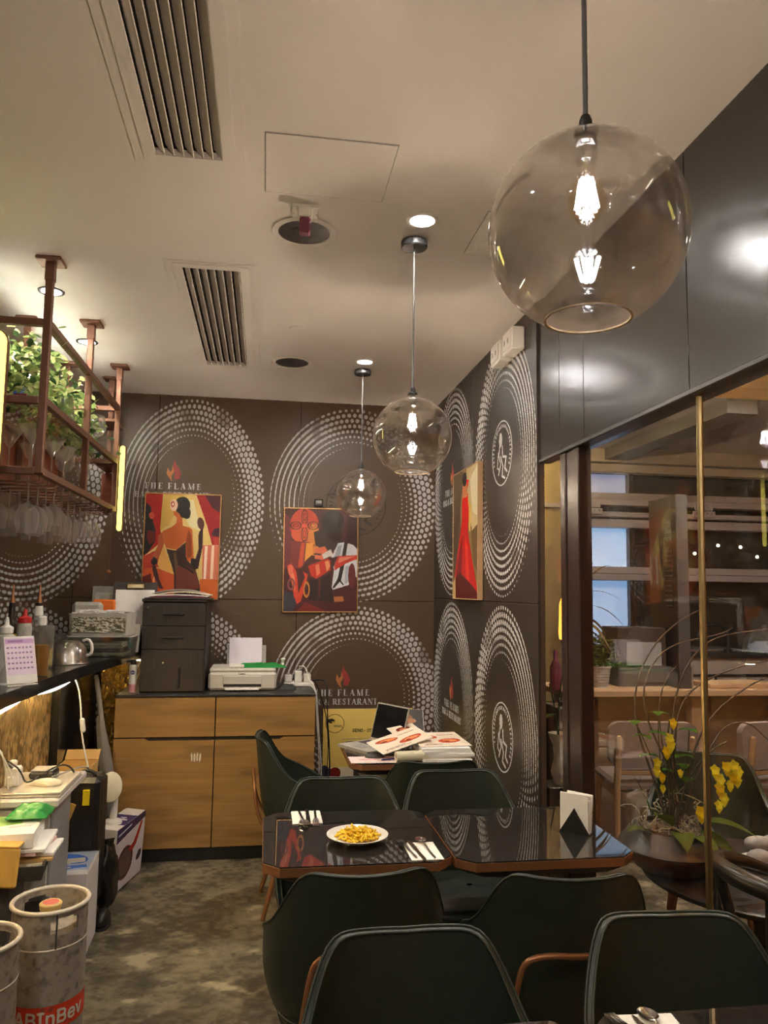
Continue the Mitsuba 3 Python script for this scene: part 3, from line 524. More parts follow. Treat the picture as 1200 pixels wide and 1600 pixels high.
fc = thing('drawer_unit', 'dark wood office drawer unit standing on the oak cabinet', 'drawer unit')
FX0, FX1, FY = -.735, -.352, 4.90
part(fc, 'body', bx(FX0, FX1, FY+.02, 5.36, .962, 1.508, .003), 'm_darkwood')
part(fc, 'top_board', bx(FX0-.004, FX1+.006, FY-.004, 5.365, 1.508, 1.526, .003), 'm_darkwood')
for z0, z1 in ((1.363, 1.503), (1.221, 1.360)):
    d = part(fc, 'drawer', bx(FX0+.003, FX1-.006, FY, FY+.02, z0, z1, .002), 'm_darkwood')
    part(d, 'handle', bx(-.61, -.485, FY-.012, FY+.002, (z0+z1)/2-.006, (z0+z1)/2+.006, .003), 'm_black')
d = part(fc, 'door', bx(FX0+.003, FX1-.006, FY, FY+.02, .968, 1.218, .002), 'm_darkwood')
part(d, 'handle', bx(-.507, -.497, FY-.012, FY+.002, .99, 1.115, .003), 'm_black')
part(d, 'lock', tr(rot(disc(.006, 0, .004, 16), (1, 0, 0), 90), -.60, FY+.001, 1.14), 'm_steel')
part(fc, 'lock', tr(rot(disc(.009, 0, .005, 16), (1, 0, 0), 90), -.70, FY+.001, 1.475), 'm_steel')
# magazines lying on the drawer unit
MC = ['m_darkgrey', 'm_maroon', 'm_paper', 'm_cream', 'm_greyplastic']
for i, (dx, w, dz, bend) in enumerate(((.0, .40, 0, .002), (.03, .34, .007, .004), (.02, .36, .014, .008), (.06, .33, .021, .02), (.045, .31, .028, .026))):
    n = 12; xx = np.linspace(0, 1, n); top = 1.527+dz+.006+bend*np.sin(xx*PI); bot = 1.527+dz+bend*np.sin(xx*PI)*(.9 if i else 0)
    pl = Polygon(list(zip(-.725+dx+xx*w, bot))+list(zip((-.725+dx+xx*w)[::-1], top[::-1])))
    one('magazine', tr(rot(prism(pl, .27), (1, 0, 0), 90), 0, 4.88+.28+.006*i, 0), MC[i], ['bottom dark magazine of the stack on the drawer unit', 'maroon magazine second from the bottom on the drawer unit', 'white-edged magazine in the middle of the stack on the drawer unit', 'cream bent magazine second from the top on the drawer unit', 'grey top magazine of the stack on the drawer unit'][i], 'magazine', 'magazines on the drawer unit', smooth=False)
sc = thing('spray_can', 'white and pink deodorant spray can beside the drawer unit', 'spray can')
part(sc, 'body', tr(lathe([(0, 0), (.022, 0), (.023, .003), (.023, .155), (.019, .165), (0, .165)], 24), -.778, 4.93, .962), 'm_white')
part(sc, 'cap', tr(lathe([(0, .165), (.0195, .165), (.0195, .188), (.016, .192), (0, .192)], 24), -.778, 4.93, .962), 'm_black')
part(sc, 'pink_band', tr(lathe([(.0235, .002), (.0235, .05)], 24), -.778, 4.93, .962), 'm_pink')
pr('m_pink', (.62, .28, .30), .5)
part(sc, 'logo', tr(rot(lathe([(0, 0), (.013, 0), (.013, .002), (0, .002)], 24), (1, 0, 0), 90), -.776, 4.93-.022, 1.082), 'm_navy')
part(sc, 'lettering', tr(up_(meshkit.text_mesh('NIVEA', .005, .001, True)), -.7865, 4.93-.0242, 1.0795), 'm_paper')
pt = thing('printer', 'beige-white inkjet printer with paper standing in its rear feed', 'printer')
PX0, PX1, PY = -.332, .088, 4.96
part(pt, 'body', bx(PX0, PX1, PY, 5.28, .966, 1.075, .014), 'm_cream2')
pr('m_cream2', (.55, .52, .46), .4); part(pt, 'lid', bx(PX0+.004, PX1-.004, PY+.012, 5.27, 1.073, 1.098, .009), 'm_cream2')
part(pt, 'front_panel', bx(PX0+.09, PX1-.09, PY-.006, PY+.01, .972, 1.055, .004), 'm_cream2')
part(pt, 'output_slot', bx(PX0+.095, PX1-.095, PY-.0085, PY-.004, .988, 1.004), 'm_black')
part(pt, 'output_tray', bx(PX0+.105, PX1-.108, PY-.035, PY+.01, .970, .979, .002), 'm_white')
part(pt, 'lettering', tr(up_(meshkit.text_mesh('Canon', .010, .001, True)), -.147, PY-.0002, 1.062), 'm_ink')
part(pt, 'paper_support', rot(bx(PX0+.096, PX1-.068, 5.245, 5.249, 1.06, 1.225, .004), (1, 0, 0), -12, (0, 5.247, 1.06)), 'm_greyplastic')
part(pt, 'paper', rot(bx(PX0+.11, PX1-.096, 5.235, 5.2365, 1.06, 1.275), (1, 0, 0), -12, (0, 5.235, 1.06)), 'm_paper2')
pr('m_paper2', (.72, .68, .78), .7)
def bag(x0, x1, y0, y1, z0, h, seed, n=16):
    xs_, ys_ = np.meshgrid(np.linspace(0, 1, n), np.linspace(0, 1, n), indexing='ij'); e = np.minimum(1, 5*np.minimum.reduce([xs_, 1-xs_, ys_, 1-ys_]))
    zz = z0+.003+h*e*(.35+.9*meshkit.fbm(np.stack([xs_*4, ys_*4, xs_*0+seed], -1), 3))
    X, Y = x0+(x1-x0)*(xs_+.05*meshkit.noise(np.stack([xs_*3, ys_*3, 0*xs_+seed+3], -1))), y0+(y1-y0)*(ys_+.05*meshkit.noise(np.stack([xs_*3, ys_*3, 0*xs_+seed+7], -1)))
    v = np.stack([X, Y, zz], -1).reshape(-1, 3); lo = v.copy(); lo[:, 2] = z0; v = np.vstack([v, lo]); f = []; o = n*n
    for i in range(n-1):
        for j in range(n-1):
            a_, b_, c_, d_ = i*n+j, (i+1)*n+j, (i+1)*n+j+1, i*n+j+1; f += [(a_, b_, c_), (a_, c_, d_), (o+a_, o+c_, o+b_), (o+a_, o+d_, o+c_)]
    for i in range(n-1):
        for a_, b_ in ((i*n, (i+1)*n), ((i+1)*n+n-1, i*n+n-1), (i+1, i), ((n-1)*n+i, (n-1)*n+i+1)): f += [(b_, a_, o+a_), (b_, o+a_, o+b_)]
    return trimesh.Trimesh(v, f, process=False)
gb = thing('snack_bag', 'green and white plastic packet lying on the printer', 'packet')
part(gb, 'wrapper', bag(-.20, .135, 5.0, 5.14, 1.0985, .026, 4), 'm_green', smooth=60)
part(gb, 'print', bx(-.21, -.115, 4.998, 5.1, 1.1, 1.119, .004), 'm_white'); part(gb, 'knot', tr(lathe([(0, 0), (.008, .004), (.004, .018), (.016, .04), (.0, .05)], 10), .128, 5.05, 1.11), 'm_paper')
ps = thing('power_strip', 'white power strip with plugs beside the printer', 'power strip')
part(ps, 'body', bx(.14, .335, 5.14, 5.19, .962, .99, .005), 'm_white')
for i, (x, h) in enumerate(((.17, .05), (.235, .075), (.295, .055))):
    p_ = part(ps, 'plug', bx(x-.026, x+.02, 5.142, 5.185, .99, .99+h, .006), 'm_white'); part(p_, 'pin_cover', bx(x-.012, x+.008, 5.15, 5.175, .99+h, 1.0+h, .003), 'm_greyplastic')
one('black_pouch', bag(.10, .21, 5.0, 5.1, .962, .03, 9, 10), 'm_blackrubber', 'small black cloth pouch beside the printer', 'pouch', smooth=60)
one('toy_figure', cat_([tr(lathe([(0, 0), (.016, 0), (.02, .02), (.012, .035), (.015, .05), (.008, .062), (0, .063)], 14), .215, 5.24, .962), bx(.19, .24, 5.23, 5.25, .962, .985, .004)]), 'm_black', 'small black figure behind the power strip', 'figure')
wc = [[(.24, 5.16, 1.06), (.25, 5.14, 1.10), (.275, 5.13, 1.09), (.29, 5.12, 1.04), (.325, 5.05, .985), (.338, 4.99, .93), (.345, 4.98, .80), (.362, 4.98, .62), (.37, 5.0, .4), (.37, 5.05, .05)], [(.20, 5.16, 1.0), (.23, 5.1, .975), (.30, 5.06, .985), (.336, 5.02, .95), (.352, 5.0, .80), (.372, 5.0, .62), (.385, 5.02, .4), (.39, 5.06, .05)], [(.31, 5.17, 1.0), (.335, 5.1, .97), (.35, 5.05, .88), (.365, 5.02, .7), (.38, 5.02, .5), (.40, 5.1, .05)]]
for i, c in enumerate(wc): one('power_cable', tube(curve(c, 40), .0035, 6), 'm_white', ['white cable looping up from the power strip and down past the cabinet', 'white cable lying along the power strip, second hanging past the cabinet', 'white cable hanging closest to the wall past the cabinet'][i], 'cable', 'white cables beside the oak cabinet', smooth=True)
one('black_cable', tube(curve([(.30, 5.2, .985), (.36, 5.2, 1.0), (.40, 5.17, 1.0), (.418, 5.14, .95), (.425, 5.12, .8), (.44, 5.12, .6), (.45, 5.14, .3), (.45, 5.2, .02)], 40), .0045, 6), 'm_black', 'black cable hanging past the yellow poster', 'cable', smooth=True)
one('black_cable', tube(curve([(.20, 5.18, 1.03), (.26, 5.15, 1.07), (.33, 5.17, 1.01), (.385, 5.2, .90), (.43, 5.22, .72), (.44, 5.24, .4), (.43, 5.26, .02)], 40), .003, 6), 'm_black', 'thin black cable running behind the white ones', 'cable', smooth=True)

# yellow poster board leaning in the corner
yp = thing('poster_board', 'yellow poster board reading semi dinner, leaning on the back wall behind the laptop', 'poster')
L_ = [([(0, .55), (1, .55), (1, 1), (0, 1)], srgb(225, 212, 185)), (ell(.08, .66, .1, .10), srgb(150, 25, 25)), (ell(.02, .60, .06, .07), srgb(50, 50, 70)), (ell(.14, .60, .06, .05), srgb(120, 20, 22)), (ell(.12, .85, .12, .10), srgb(120, 25, 18)), (ell(.10, .83, .05, .05), srgb(190, 60, 40)), (ell(.27, .7, .05, .012, -50), srgb(120, 50, 30)), (ell(.42, .82, .07, .012, -20), srgb(110, 40, 25)), (ell(.13, .14, .105, .09).difference(ell(.13, .14, .098, .084)), srgb(120, 90, 30)), (ell(.09, .115, .04, .022), srgb(30, 25, 15)), (ell(.11, .125, .02, .008), srgb(200, 170, 70))]
m, c = art(L_, .62, .70, srgb(238, 205, 110)); tilt = trimesh.transformations.rotation_matrix(math.radians(-4), (1, 0, 0)); PT = TM(.418, 5.33, .085) @ tilt
xf = lambda m: trimesh.Trimesh(trimesh.transform_points(m.vertices, PT), m.faces, process=False)
part(yp, 'board', xf(bx(0, .62, 0, .006, 0, .70)), 'm_paper'); part(yp, 'print', xf(tr(m, 0, -.0006, 0)), 'm_print', color=c)
for t, x, z, h in (('SEMI- DINNER', .20, .545, .021), ('FOR TWO', .33, .517, .006), ('SOUP SALAD MAIN COURSE AND DRINK OF THE DAY', .13, .497, .0058), ('SERVED FROM SIX TO TEN', .19, .475, .011), ('ASK OUR STAFF FOR TODAYS SET', .17, .455, .006), ('RAVEL', .075, .578, .014)):
    if t in ('SEMI- DINNER', 'RAVEL'): part(yp, 'lettering', xf(tr(up_(meshkit.text_mesh(t, h, .001, True)), x, -.0012, z)), 'm_ink')
    else: part(yp, 'text_line', xf(cat_([bx(x+k*h*1.1, x+k*h*1.1+h*(.5+.5*((k*5) % 3 > 0)), -.0014, -.0006, z, z+h*.8) for k in range(len(t)) if t[k] != ' '])), 'm_greyplastic')

# ---------------------------------------------------------------- laptop table
TZ = .7501
lp = thing('laptop', 'open silver laptop with a dark screen on the cluttered table', 'laptop')
u = np.array([.5, -.866]); v_ = np.array([-.866, -.5]); H1 = np.array([.605, 4.385])
F = lambda s, t, z: (*(H1+u*s+v_*t), z)
def slab(q, z0, z1): return prism(Polygon(q), z1-z0, z0)
base = [F(0, 0, 0)[:2], F(.27, 0, 0)[:2], F(.27, .22, 0)[:2], F(0, .22, 0)[:2]]
part(lp, 'base', slab(base, TZ, TZ+.016), 'm_steel2', smooth=False); pr('m_steel2', (.5, .47, .42), .35, .3)
part(lp, 'keyboard', slab([F(.02, .015, 0)[:2], F(.25, .015, 0)[:2], F(.25, .10, 0)[:2], F(.02, .10, 0)[:2]], TZ+.016, TZ+.0175), 'm_darkgrey', smooth=False)
part(lp, 'touchpad', slab([F(.09, .13, 0)[:2], F(.18, .13, 0)[:2], F(.18, .195, 0)[:2], F(.09, .195, 0)[:2]], TZ+.016, TZ+.0168), 'm_greyplastic', smooth=False)
def scr(o, s0, s1, z0, z1, th):
    P = []
    for s in (s0, s1):
        for z in (z0, z1):
            for dd in (0, th): P.append((*(H1+u*s-v_*(.28*z+dd+o)), TZ+.02+z))
    return trimesh.convex.convex_hull(np.array(P))
part(lp, 'screen_lid', scr(.002, 0, .27, 0, .195, .006), 'm_steel2', smooth=False); part(lp, 'screen', scr(.0008, .006, .264, .01, .189, .002), 'm_blackgloss', smooth=False)
def paper_art(name, label, cat, W, H, x, y, z, rz, layers, base, group=None, rx=0, ry=0, thick=.0016):
    k = thing(name, label, cat, group); M = TM(x, y, z, rz) @ trimesh.transformations.rotation_matrix(math.radians(ry), (0, 1, 0)) @ trimesh.transformations.rotation_matrix(math.radians(rx), (1, 0, 0))
    q = lambda m: trimesh.Trimesh(trimesh.transform_points(m.vertices, M), m.faces, process=False)
    part(k, 'sheet', q(bx(0, W, 0, H, 0, thick)), 'm_paper')
    if layers is not None:
        m, c = art(layers, W-.004, H-.004, base); m = rot(m, (1, 0, 0), -90); part(k, 'print', q(tr(m, .002, .002, thick+.0005)), 'm_print', color=c)
    return k
food = [(ell(.3, .3, .22, .13, 20), srgb(180, 80, 40)), (ell(.33, .29, .15, .07, 10), srgb(225, 140, 80)), (ell(.24, .33, .06, .04), srgb(120, 35, 25)), (ell(.68, .62, .24, .14, -15), srgb(190, 75, 45)), (ell(.70, .60, .15, .08, 0), srgb(235, 150, 100)), (ell(.62, .66, .05, .04), srgb(130, 40, 25)), ([(.1, .82), (.5, .8), (.5, .83), (.1, .85)], srgb(120, 100, 90)), ([(.1, .88), (.6, .86), (.6, .885), (.1, .905)], srgb(150, 130, 120)), ([(.55, .2), (.9, .18), (.9, .21), (.55, .23)], srgb(140, 110, 100))]
FB = srgb(240, 222, 200)
paper_art('placemat', 'pink printed sheet under the computer mouse at the front edge of the table', 'sheet', .24, .15, .442, 3.86, TZ, 0, [(ell(.4, .5, .2, .1), srgb(225, 170, 175)), ([(.6, .2), (.9, .2), (.9, .3), (.6, .3)], srgb(220, 150, 160))], srgb(240, 215, 210))
ms = thing('computer_mouse', 'dark grey computer mouse in front of the laptop', 'mouse')
sp_ = trimesh.creation.icosphere(3, 1.0); vv = sp_.vertices*[.05, .03, .02]; vv[:, 2] = np.maximum(vv[:, 2], -.004)+.004; part(ms, 'body', trimesh.Trimesh(vv+[.575, 3.985, TZ+.002], sp_.faces), 'm_darkgrey', smooth=True)
part(ms, 'wheel', tr(rot(disc(.008, -.003, .003, 16), (1, 0, 0), 90), .548, 3.985, TZ+.018), 'm_black')
one('pen', tube([(.60, 3.90, TZ+.005), (.68, 3.93, TZ+.005), (.70, 3.94, TZ+.005)], [.004, .004, .001], 8), 'm_navy', 'dark blue pen in front of the rolled tube', 'pen')
for i in range(5):
    paper_art('paper_stack_sheet', ['lowest brown-edged folder under the menus', 'white folder second from the bottom under the menus', 'grey folder in the middle of the menu pile', 'white curled folder near the top of the menu pile', 'topmost white folder under the pictured menus'][i], 'folder', .25, .30, .80+.008*((i*3) % 4), 3.86+.006*((i*2) % 3), TZ+i*.0125, [-4, 3, -2, 5, 0][i], None, None, 'folders on the laptop table', thick=.0118)
paper_art('menu', 'large menu with a pasta dish picture lying on top of the folders', 'menu', .27, .30, .80, 3.90, TZ+.0632, 4, food, FB, 'menus on the laptop table', rx=3)
paper_art('menu', 'slanting menu with food pictures propped over the rolled tube', 'menu', .31, .16, .605, 3.875, TZ+.035, 24, food, FB, 'menus on the laptop table', ry=-11, rx=12)
paper_art('menu', 'dark photo menu standing up behind the laptop pile', 'menu', .20, .17, .70, 4.33, TZ+.07, -8, [([(0, 0), (1, 0), (1, 1), (0, 1)], srgb(45, 38, 32)), (ell(.4, .4, .3, .2), srgb(120, 70, 45)), (ell(.6, .55, .2, .12), srgb(165, 110, 70)), (ell(.3, .6, .1, .1), srgb(80, 30, 25))], srgb(60, 45, 38), 'menus on the laptop table', rx=35)
paper_art('menu', 'small white menu card with a dark dish between the other menus', 'menu', .16, .10, .70, 4.08, TZ+.085, 20, [(ell(.5, .5, .3, .3), srgb(110, 40, 30)), (ell(.5, .5, .18, .16), srgb(200, 120, 80))], FB, 'menus on the laptop table', rx=15, ry=-6)
rl = thing('rolled_tube', 'rolled-up cream paper tube on the front edge of the laptop table', 'paper roll')
part(rl, 'roll', tr(rot(rot(lathe([(.012, 0), (.026, 0), (.026, .17), (.012, .17), (.012, 0)], 26), (0, 1, 0), 90), (0, 0, 1), 8), .665, 3.868, TZ+.0265), 'm_cream'); part(rl, 'core', tr(rot(rot(disc(.0118, .01, .16, 18), (0, 1, 0), 90), (0, 0, 1), 8), .665, 3.868, TZ+.0265), 'm_darkgrey')
bxk = thing('shelf_box', 'black open box under the laptop table holding white papers', 'box')
part(bxk, 'body', cat_([bx(.52, .76, 4.27, 4.42, .0, .02), bx(.52, .535, 4.27, 4.42, .02, .6), bx(.745, .76, 4.27, 4.42, .02, .6), bx(.535, .745, 4.405, 4.42, .02, .6)]), 'm_black'); part(bxk, 'shelf', bx(.535, .745, 4.27, 4.405, .38, .395), 'm_black')
one('paper_sheaf', bx(.54, .74, 4.17, 4.40, .396, .42, .003), 'm_paper', 'white sheaf of papers on the shelf under the laptop table', 'papers')
one('paper_sheaf', rot(bx(.53, .75, 4.12, 4.41, .6005, .609, .002), (0, 0, 1), 4, (.64, 4.3, 0)), 'm_paper', 'white papers lying on the black box under the laptop table', 'papers')

# ---------------------------------------------------------------- on the middle tables
pl = thing('dinner_plate', 'white plate holding yellow pasta on the dark table', 'plate')
part(pl, 'dish', tr(lathe([(0, .004), (.05, .004), (.06, .006), (.098, .018), (.104, .021), (.105, .0235), (.100, .0235), (.07, .011), (.055, .008), (0, .008)], 56), .335, 2.70, TZ), 'm_porcelain', smooth=60)
pr('m_porcelain', (.80, .77, .71), .12, spec=.6); part(pl, 'foot_ring', tr(lathe([(.045, 0), (.05, 0), (.05, .005), (.045, .005), (.045, 0)], 40), .335, 2.70, TZ), 'm_porcelain')
P_ = []
for i in range(170):
    r, t = .068*math.sqrt(rng.random()), rng.random()*2*PI; z = .012+.026*(1-(r/.07)**2)*rng.random()+.004; a_ = rng.random()*2*PI; tl = rng.normal(0, .25); L = .011+.006*rng.random()
    d = np.array([math.cos(a_)*math.cos(tl), math.sin(a_)*math.cos(tl), math.sin(tl)]); c = np.array([.335+r*math.cos(t), 2.70+r*math.sin(t), TZ+z]); nrm = np.cross(d, [0, 0, 1]); nrm /= np.linalg.norm(nrm)
    P_.append(tube([c-d*L, c-d*L*.3+nrm*.003, c+d*L*.3+nrm*.003, c+d*L], .0036, 6))
pr('m_pasta', mikit.proc(lambda p, n, uv: mix((.86, .52, .015), (.92, .66, .04), noise(p.x*90, p.y*90, p.z*90))), .3)
one('pasta', cat_(P_), 'm_pasta', 'heap of yellow short pasta on the white plate', 'pasta', None, 'stuff', smooth=True)
def cutlery(kind):
    o = Polygon(); h = LineString([(0, 0), (0, .11)]).buffer(.0042, 8)
    if kind == 'fork':
        hd_ = unary_union([sbox(-.011, .128, .011, .145), ell(0, .130, .011, .012)]+[sbox(x-.0017, .14, x+.0017, .185) for x in (-.0093, -.0031, .0031, .0093)]); g = unary_union([h, LineString([(0, .1), (0, .13)]).buffer(.003), hd_])
    elif kind == 'spoon': g = unary_union([h, LineString([(0, .1), (0, .14)]).buffer(.003), ell(0, .165, .0195, .026)])
    else: g = unary_union([LineString([(0, 0), (0, .09)]).buffer(.0062), Polygon([(-.007, .085), (.0075, .085), (.009, .14), (.006, .178), (0, .192), (-.006, .17)])])
    m = prism(g.simplify(.0004), .0024); m = m.subdivide(); v = np.array(m.vertices)
    if kind != 'knife': v[:, 2] += .006*np.exp(-((v[:, 1]-.115)/.03)**2)
    if kind == 'spoon':
        q = np.clip(1-((v[:, 0]/.0195)**2+((v[:, 1]-.165)/.026)**2), 0, 1); v[:, 2] += .006-.007*q*(v[:, 1] > .139)-.006*(v[:, 1] <= .139)
    m.vertices = v; return m
def setting(x, y, rz, where, kinds, z=TZ, nap=(.105, .17)):
    n = one('paper_napkin', rot(bx(-nap[0]/2, nap[0]/2, 0, nap[1], 0, .003, .001), (0, 0, 1), rz).apply_translation((x, y, z)), 'm_napkin', 'folded white paper napkin under the cutlery '+where, 'napkin', 'napkins on the tables')
    c, s = math.cos(math.radians(rz)), math.sin(math.radians(rz))
    for kd, dx, dy, a_ in kinds:
        m = tr(rot(cutlery(kd), (0, 0, 1), rz+a_), x+c*dx-s*dy, y+s*dx+c*dy, z+.0032)
        one(kd, m, 'm_chrome', 'shiny steel %s on the napkin %s' % (kd, where), kd, kd+'s laid out on napkins', smooth=40)
pr('m_napkin', (.84, .80, .72), .8)
setting(.535, 2.483, 0, 'beside the plate', [('fork', -.035, .015, 8), ('knife', -.012, .0, 6), ('spoon', .024, .01, 5)])
setting(.178, 3.062, 180, 'at the far left corner of the pasta table', [('spoon', -.03+.055, .01, 4), ('fork', -.035, .01, -2), ('knife', -.005, -.01, 0)], nap=(.11, .16))
setting(.765, 1.405, -4, 'at the bottom edge of the photo', [('fork', -.032, -.03, 10), ('knife', 0, -.045, 6), ('spoon', .032, -.03, 8)], nap=(.13, .15))
nh = thing('napkin_holder', 'black triangular napkin holder full of white napkins by the window', 'napkin holder')
tri = Polygon([(-.055, 0), (.055, 0), (0, .088)]); MT = TM(1.118, 2.705, TZ, -38)
q = lambda m: trimesh.Trimesh(trimesh.transform_points(m.vertices, MT), m.faces, process=False)
for y0 in (-.019, .016): part(nh, 'side_plate', q(tr(up_(prism(tri, .003)), 0, y0+.003, 0)), 'm_black', smooth=False)
part(nh, 'base', q(bx(-.055, .055, -.019, .019, 0, .004)), 'm_black')
for i in range(5): one('napkin', q(rot(bx(-.052+.003*i, .050+.002*((i*2) % 3), -.0135+.0056*i, -.0088+.0056*i, .005, .138-.006*((i*3) % 4), .002), (0, 1, 0), [0, 2, -2, 1, 3][i], (0, 0, .005))), 'm_napkin', 'white napkin standing in the black holder, number %s from the front' % ['one', 'two', 'three', 'four', 'five'][i], 'napkin', 'napkins in the holder')

# ---------------------------------------------------------------- bar counter
bc = thing('bar_counter', 'long glossy black bar counter with lit golden front panel at left', 'bar counter')
front = [(-1.0, 1.4), (-.985, 2.2), (-.945, 3.0), (-.893, 4.0), (-.83, 4.6), (-.765, 5.1), (-.742, 5.385)]
topp = Polygon(front+[(-1.55, 5.385), (-1.62, 1.4)])
part(bc, 'worktop', prism(topp, .026, 1.174), 'm_blackgloss', smooth=False)
fas = Polygon(front+[(x-.03, y) for x, y in front[::-1]]); part(bc, 'fascia', prism(fas, .030, 1.146), 'm_blackgloss', smooth=False)
def goldp(p, n, uv):
    s = fbm(p.y*34, p.z*30, 2, 3); t = fbm(p.y*7, p.z*3, 6, 3); d = noise(p.y*150, p.z*60, 3)
    return mix((.09, .06, .028), (.46, .33, .16), smoothstep(.35, .7, .5*s+.25*t+.25*d))
pr('m_goldpanel', mikit.proc(goldp), .42, .55)
for y0, y1 in ((1.4, 2.55), (2.555, 3.35), (3.355, 4.22)): part(bc, 'front_panel', bx(-1.075, -1.06, y0, y1, .06, 1.146), 'm_goldpanel', label='golden textured panel')
part(bc, 'plinth', bx(-1.10, -1.06, 1.4, 4.3, 0, .06), 'm_black'); part(bc, 'core', bx(-1.5, -1.075, 1.4, 5.385, .0, 1.174), 'm_black')
part(bc, 'end_panel', bx(-1.06, -1.02, 4.23, 4.9, .0, 1.146), 'm_blackgloss')
ls = thing('light_strip', 'warm glowing LED strip sagging under the edge of the bar counter', 'light strip')
for seg in ([(-.975, 2.2, 1.135), (-.985, 2.7, 1.115), (-.985, 3.1, 1.112), (-.975, 3.45, 1.136)], [(-.97, 3.55, 1.136), (-.975, 3.8, 1.112), (-.965, 4.1, 1.115), (-.955, 4.2, 1.13)]):
    part(ls, 'strip', tube(curve(seg, 24), .006, 6), 'm_white', emit=STRIP, weight=2)
sw = thing('inline_switch_cable', 'white lamp cable with an inline switch hanging from the bar edge', 'cable')
part(sw, 'cable', tube(curve([(-.955, 4.2, 1.14), (-.93, 4.18, 1.1), (-.90, 4.15, .98), (-.875, 4.1, .85), (-.845, 4.1, .72), (-.84, 4.12, .55)], 30), .0045, 6), 'm_white', smooth=True)
part(sw, 'switch', rot(bx(-.888, -.864, 4.085, 4.105, .875, .945, .006), (0, 1, 0), -8, (-.876, 4.1, .91)), 'm_white')
pg = thing('folded_parasol', 'folded grey parasol leaning against the wall left of the oak cabinet', 'parasol')
part(pg, 'pole', tube([(-.945, 4.70, 1.09), (-.90, 4.70, .82), (-.862, 4.7, .55)], [.013, .015, .015], 12), 'm_greyplastic')
pts = curve([(-.912, 4.70, .86), (-.905, 4.7, .80), (-.875, 4.70, .63), (-.845, 4.7, .42), (-.82, 4.71, .2), (-.80, 4.72, .02)], 16)
fm = tube(pts, np.interp(np.linspace(0, 1, 16), [0, .08, .3, .8, 1], [.014, .022, .036, .04, .03]), 14); vv = np.array(fm.vertices); vv[:, 0] += .006*np.sin(np.arange(len(vv))*2*PI/14*5); fm.vertices = vv
part(pg, 'canopy', fm, 'm_parasol', smooth=50); pr('m_parasol', (.20, .19, .175), .6)
def crumple(x0, x1, z0, z1, y, amp, n, seed):
    u, w = np.meshgrid(np.linspace(x0, x1, n), np.linspace(z0, z1, n), indexing='ij'); d = meshkit.fbm(np.stack([u*22, w*22, u*0+seed], -1), 4)
    v = np.stack([u, y-amp*np.abs(d-.5)*3, w], -1).reshape(-1, 3); f = []
    for i in range(n-1):
        for j in range(n-1): a_ = i*n+j; f += [(a_, a_+n, a_+n+1), (a_, a_+n+1, a_+1)]
    return trimesh.Trimesh(v, f, process=False)
pr('m_foil', (.55, .42, .18), .3, .85)
one('foil_sheet', crumple(-1.04, -.868, .45, 1.14, 5.36, .09, 44, 3), 'm_foil', 'crumpled golden foil sheet between bar end and oak cabinet', 'foil', smooth=False)
fs = thing('light_strip', 'short bright light strip over the foil at the far end of the bar', 'light strip')
part(fs, 'strip', tube(curve([(-.92, 5.0, 1.12), (-.86, 5.1, 1.125), (-.80, 5.15, 1.135), (-.765, 5.16, 1.13)], 16), .005, 6), 'm_white', emit=[x*.5 for x in STRIP], weight=1)

# things on the bar
BZ = 1.2002
kt = thing('steel_dome', 'shiny steel bowl lid with a white handle on the bar', 'bowl')
part(kt, 'bowl', tr(lathe([(0, .118), (.03, .117), (.062, .108), (.088, .08), (.100, .045), (.104, .008), (.112, .004), (.112, .0), (.102, .0), (.098, .04)], 48), -1.0, 4.24, BZ), 'm_steel', smooth=True)
part(kt, 'rim', tr(lathe([(.098, .113), (.10, .118), (.04, .119), (.035, .116)], 4).apply_scale(.01), -1.0, 4.24, BZ+.11), 'm_steel')
part(kt, 'handle', tube(curve([(-.918, 4.2, BZ+.115), (-.885, 4.19, BZ+.12), (-.868, 4.18, BZ+.09), (-.872, 4.18, BZ+.055), (-.895, 4.19, BZ+.045)], 20), .008, 8), 'm_paper', smooth=True)
def openbox(w, d, h, t, flare=0.0, r=.012):
    o0 = sbox(-w/2, -d/2, w/2, d/2).buffer(-r).buffer(r, 6); m = []
    ring = np.array(o0.exterior.coords)[:-1][::-1]; inn = ring*(1-t*2/min(w, d)); n = len(ring)
    v = np.vstack([np.c_[ring*(1-flare), np.zeros(n)], np.c_[ring, np.full(n, h)], np.c_[inn, np.full(n, h)], np.c_[inn*(1-flare), np.full(n, t)]]); f = []
    for k in range(3):
        for j in range(n): a_, b_ = k*n+j, k*n+(j+1) % n; f += [(a_, a_+n, b_+n), (a_, b_+n, b_)]
    c0 = len(v); v = np.vstack([v, [[0, 0, 0], [0, 0, t]]])
    for j in range(n): f += [(c0, j, (j+1) % n), (c0+1, 3*n+(j+1) % n, 3*n+j)]
    return trimesh.Trimesh(v, f, process=False)
mat('m_clearplastic', {'type': 'thindielectric', 'int_ior': 1.5, 'specular_transmittance': rgb(.82, .83, .80)}, False)
pr('m_frosted', (.50, .48, .43), .35, spec=.5)
t1 = thing('plastic_tub', 'low clear plastic tub on the bar under the white tub', 'tub')
part(t1, 'body', tr(openbox(.36, .24, .115, .004, .06, .03), -.915, 4.70, BZ), 'm_clearplastic', smooth=30); part(t1, 'rim', tr(lathe([(0, 0), (0, 0)], 3) if 0 else prism(sbox(-.182, -.122, .182, .122).buffer(-.03).buffer(.03, 6).difference(sbox(-.172, -.112, .172, .112).buffer(-.028).buffer(.028, 6)), .005), -.915, 4.70, BZ+.112), 'm_frosted')
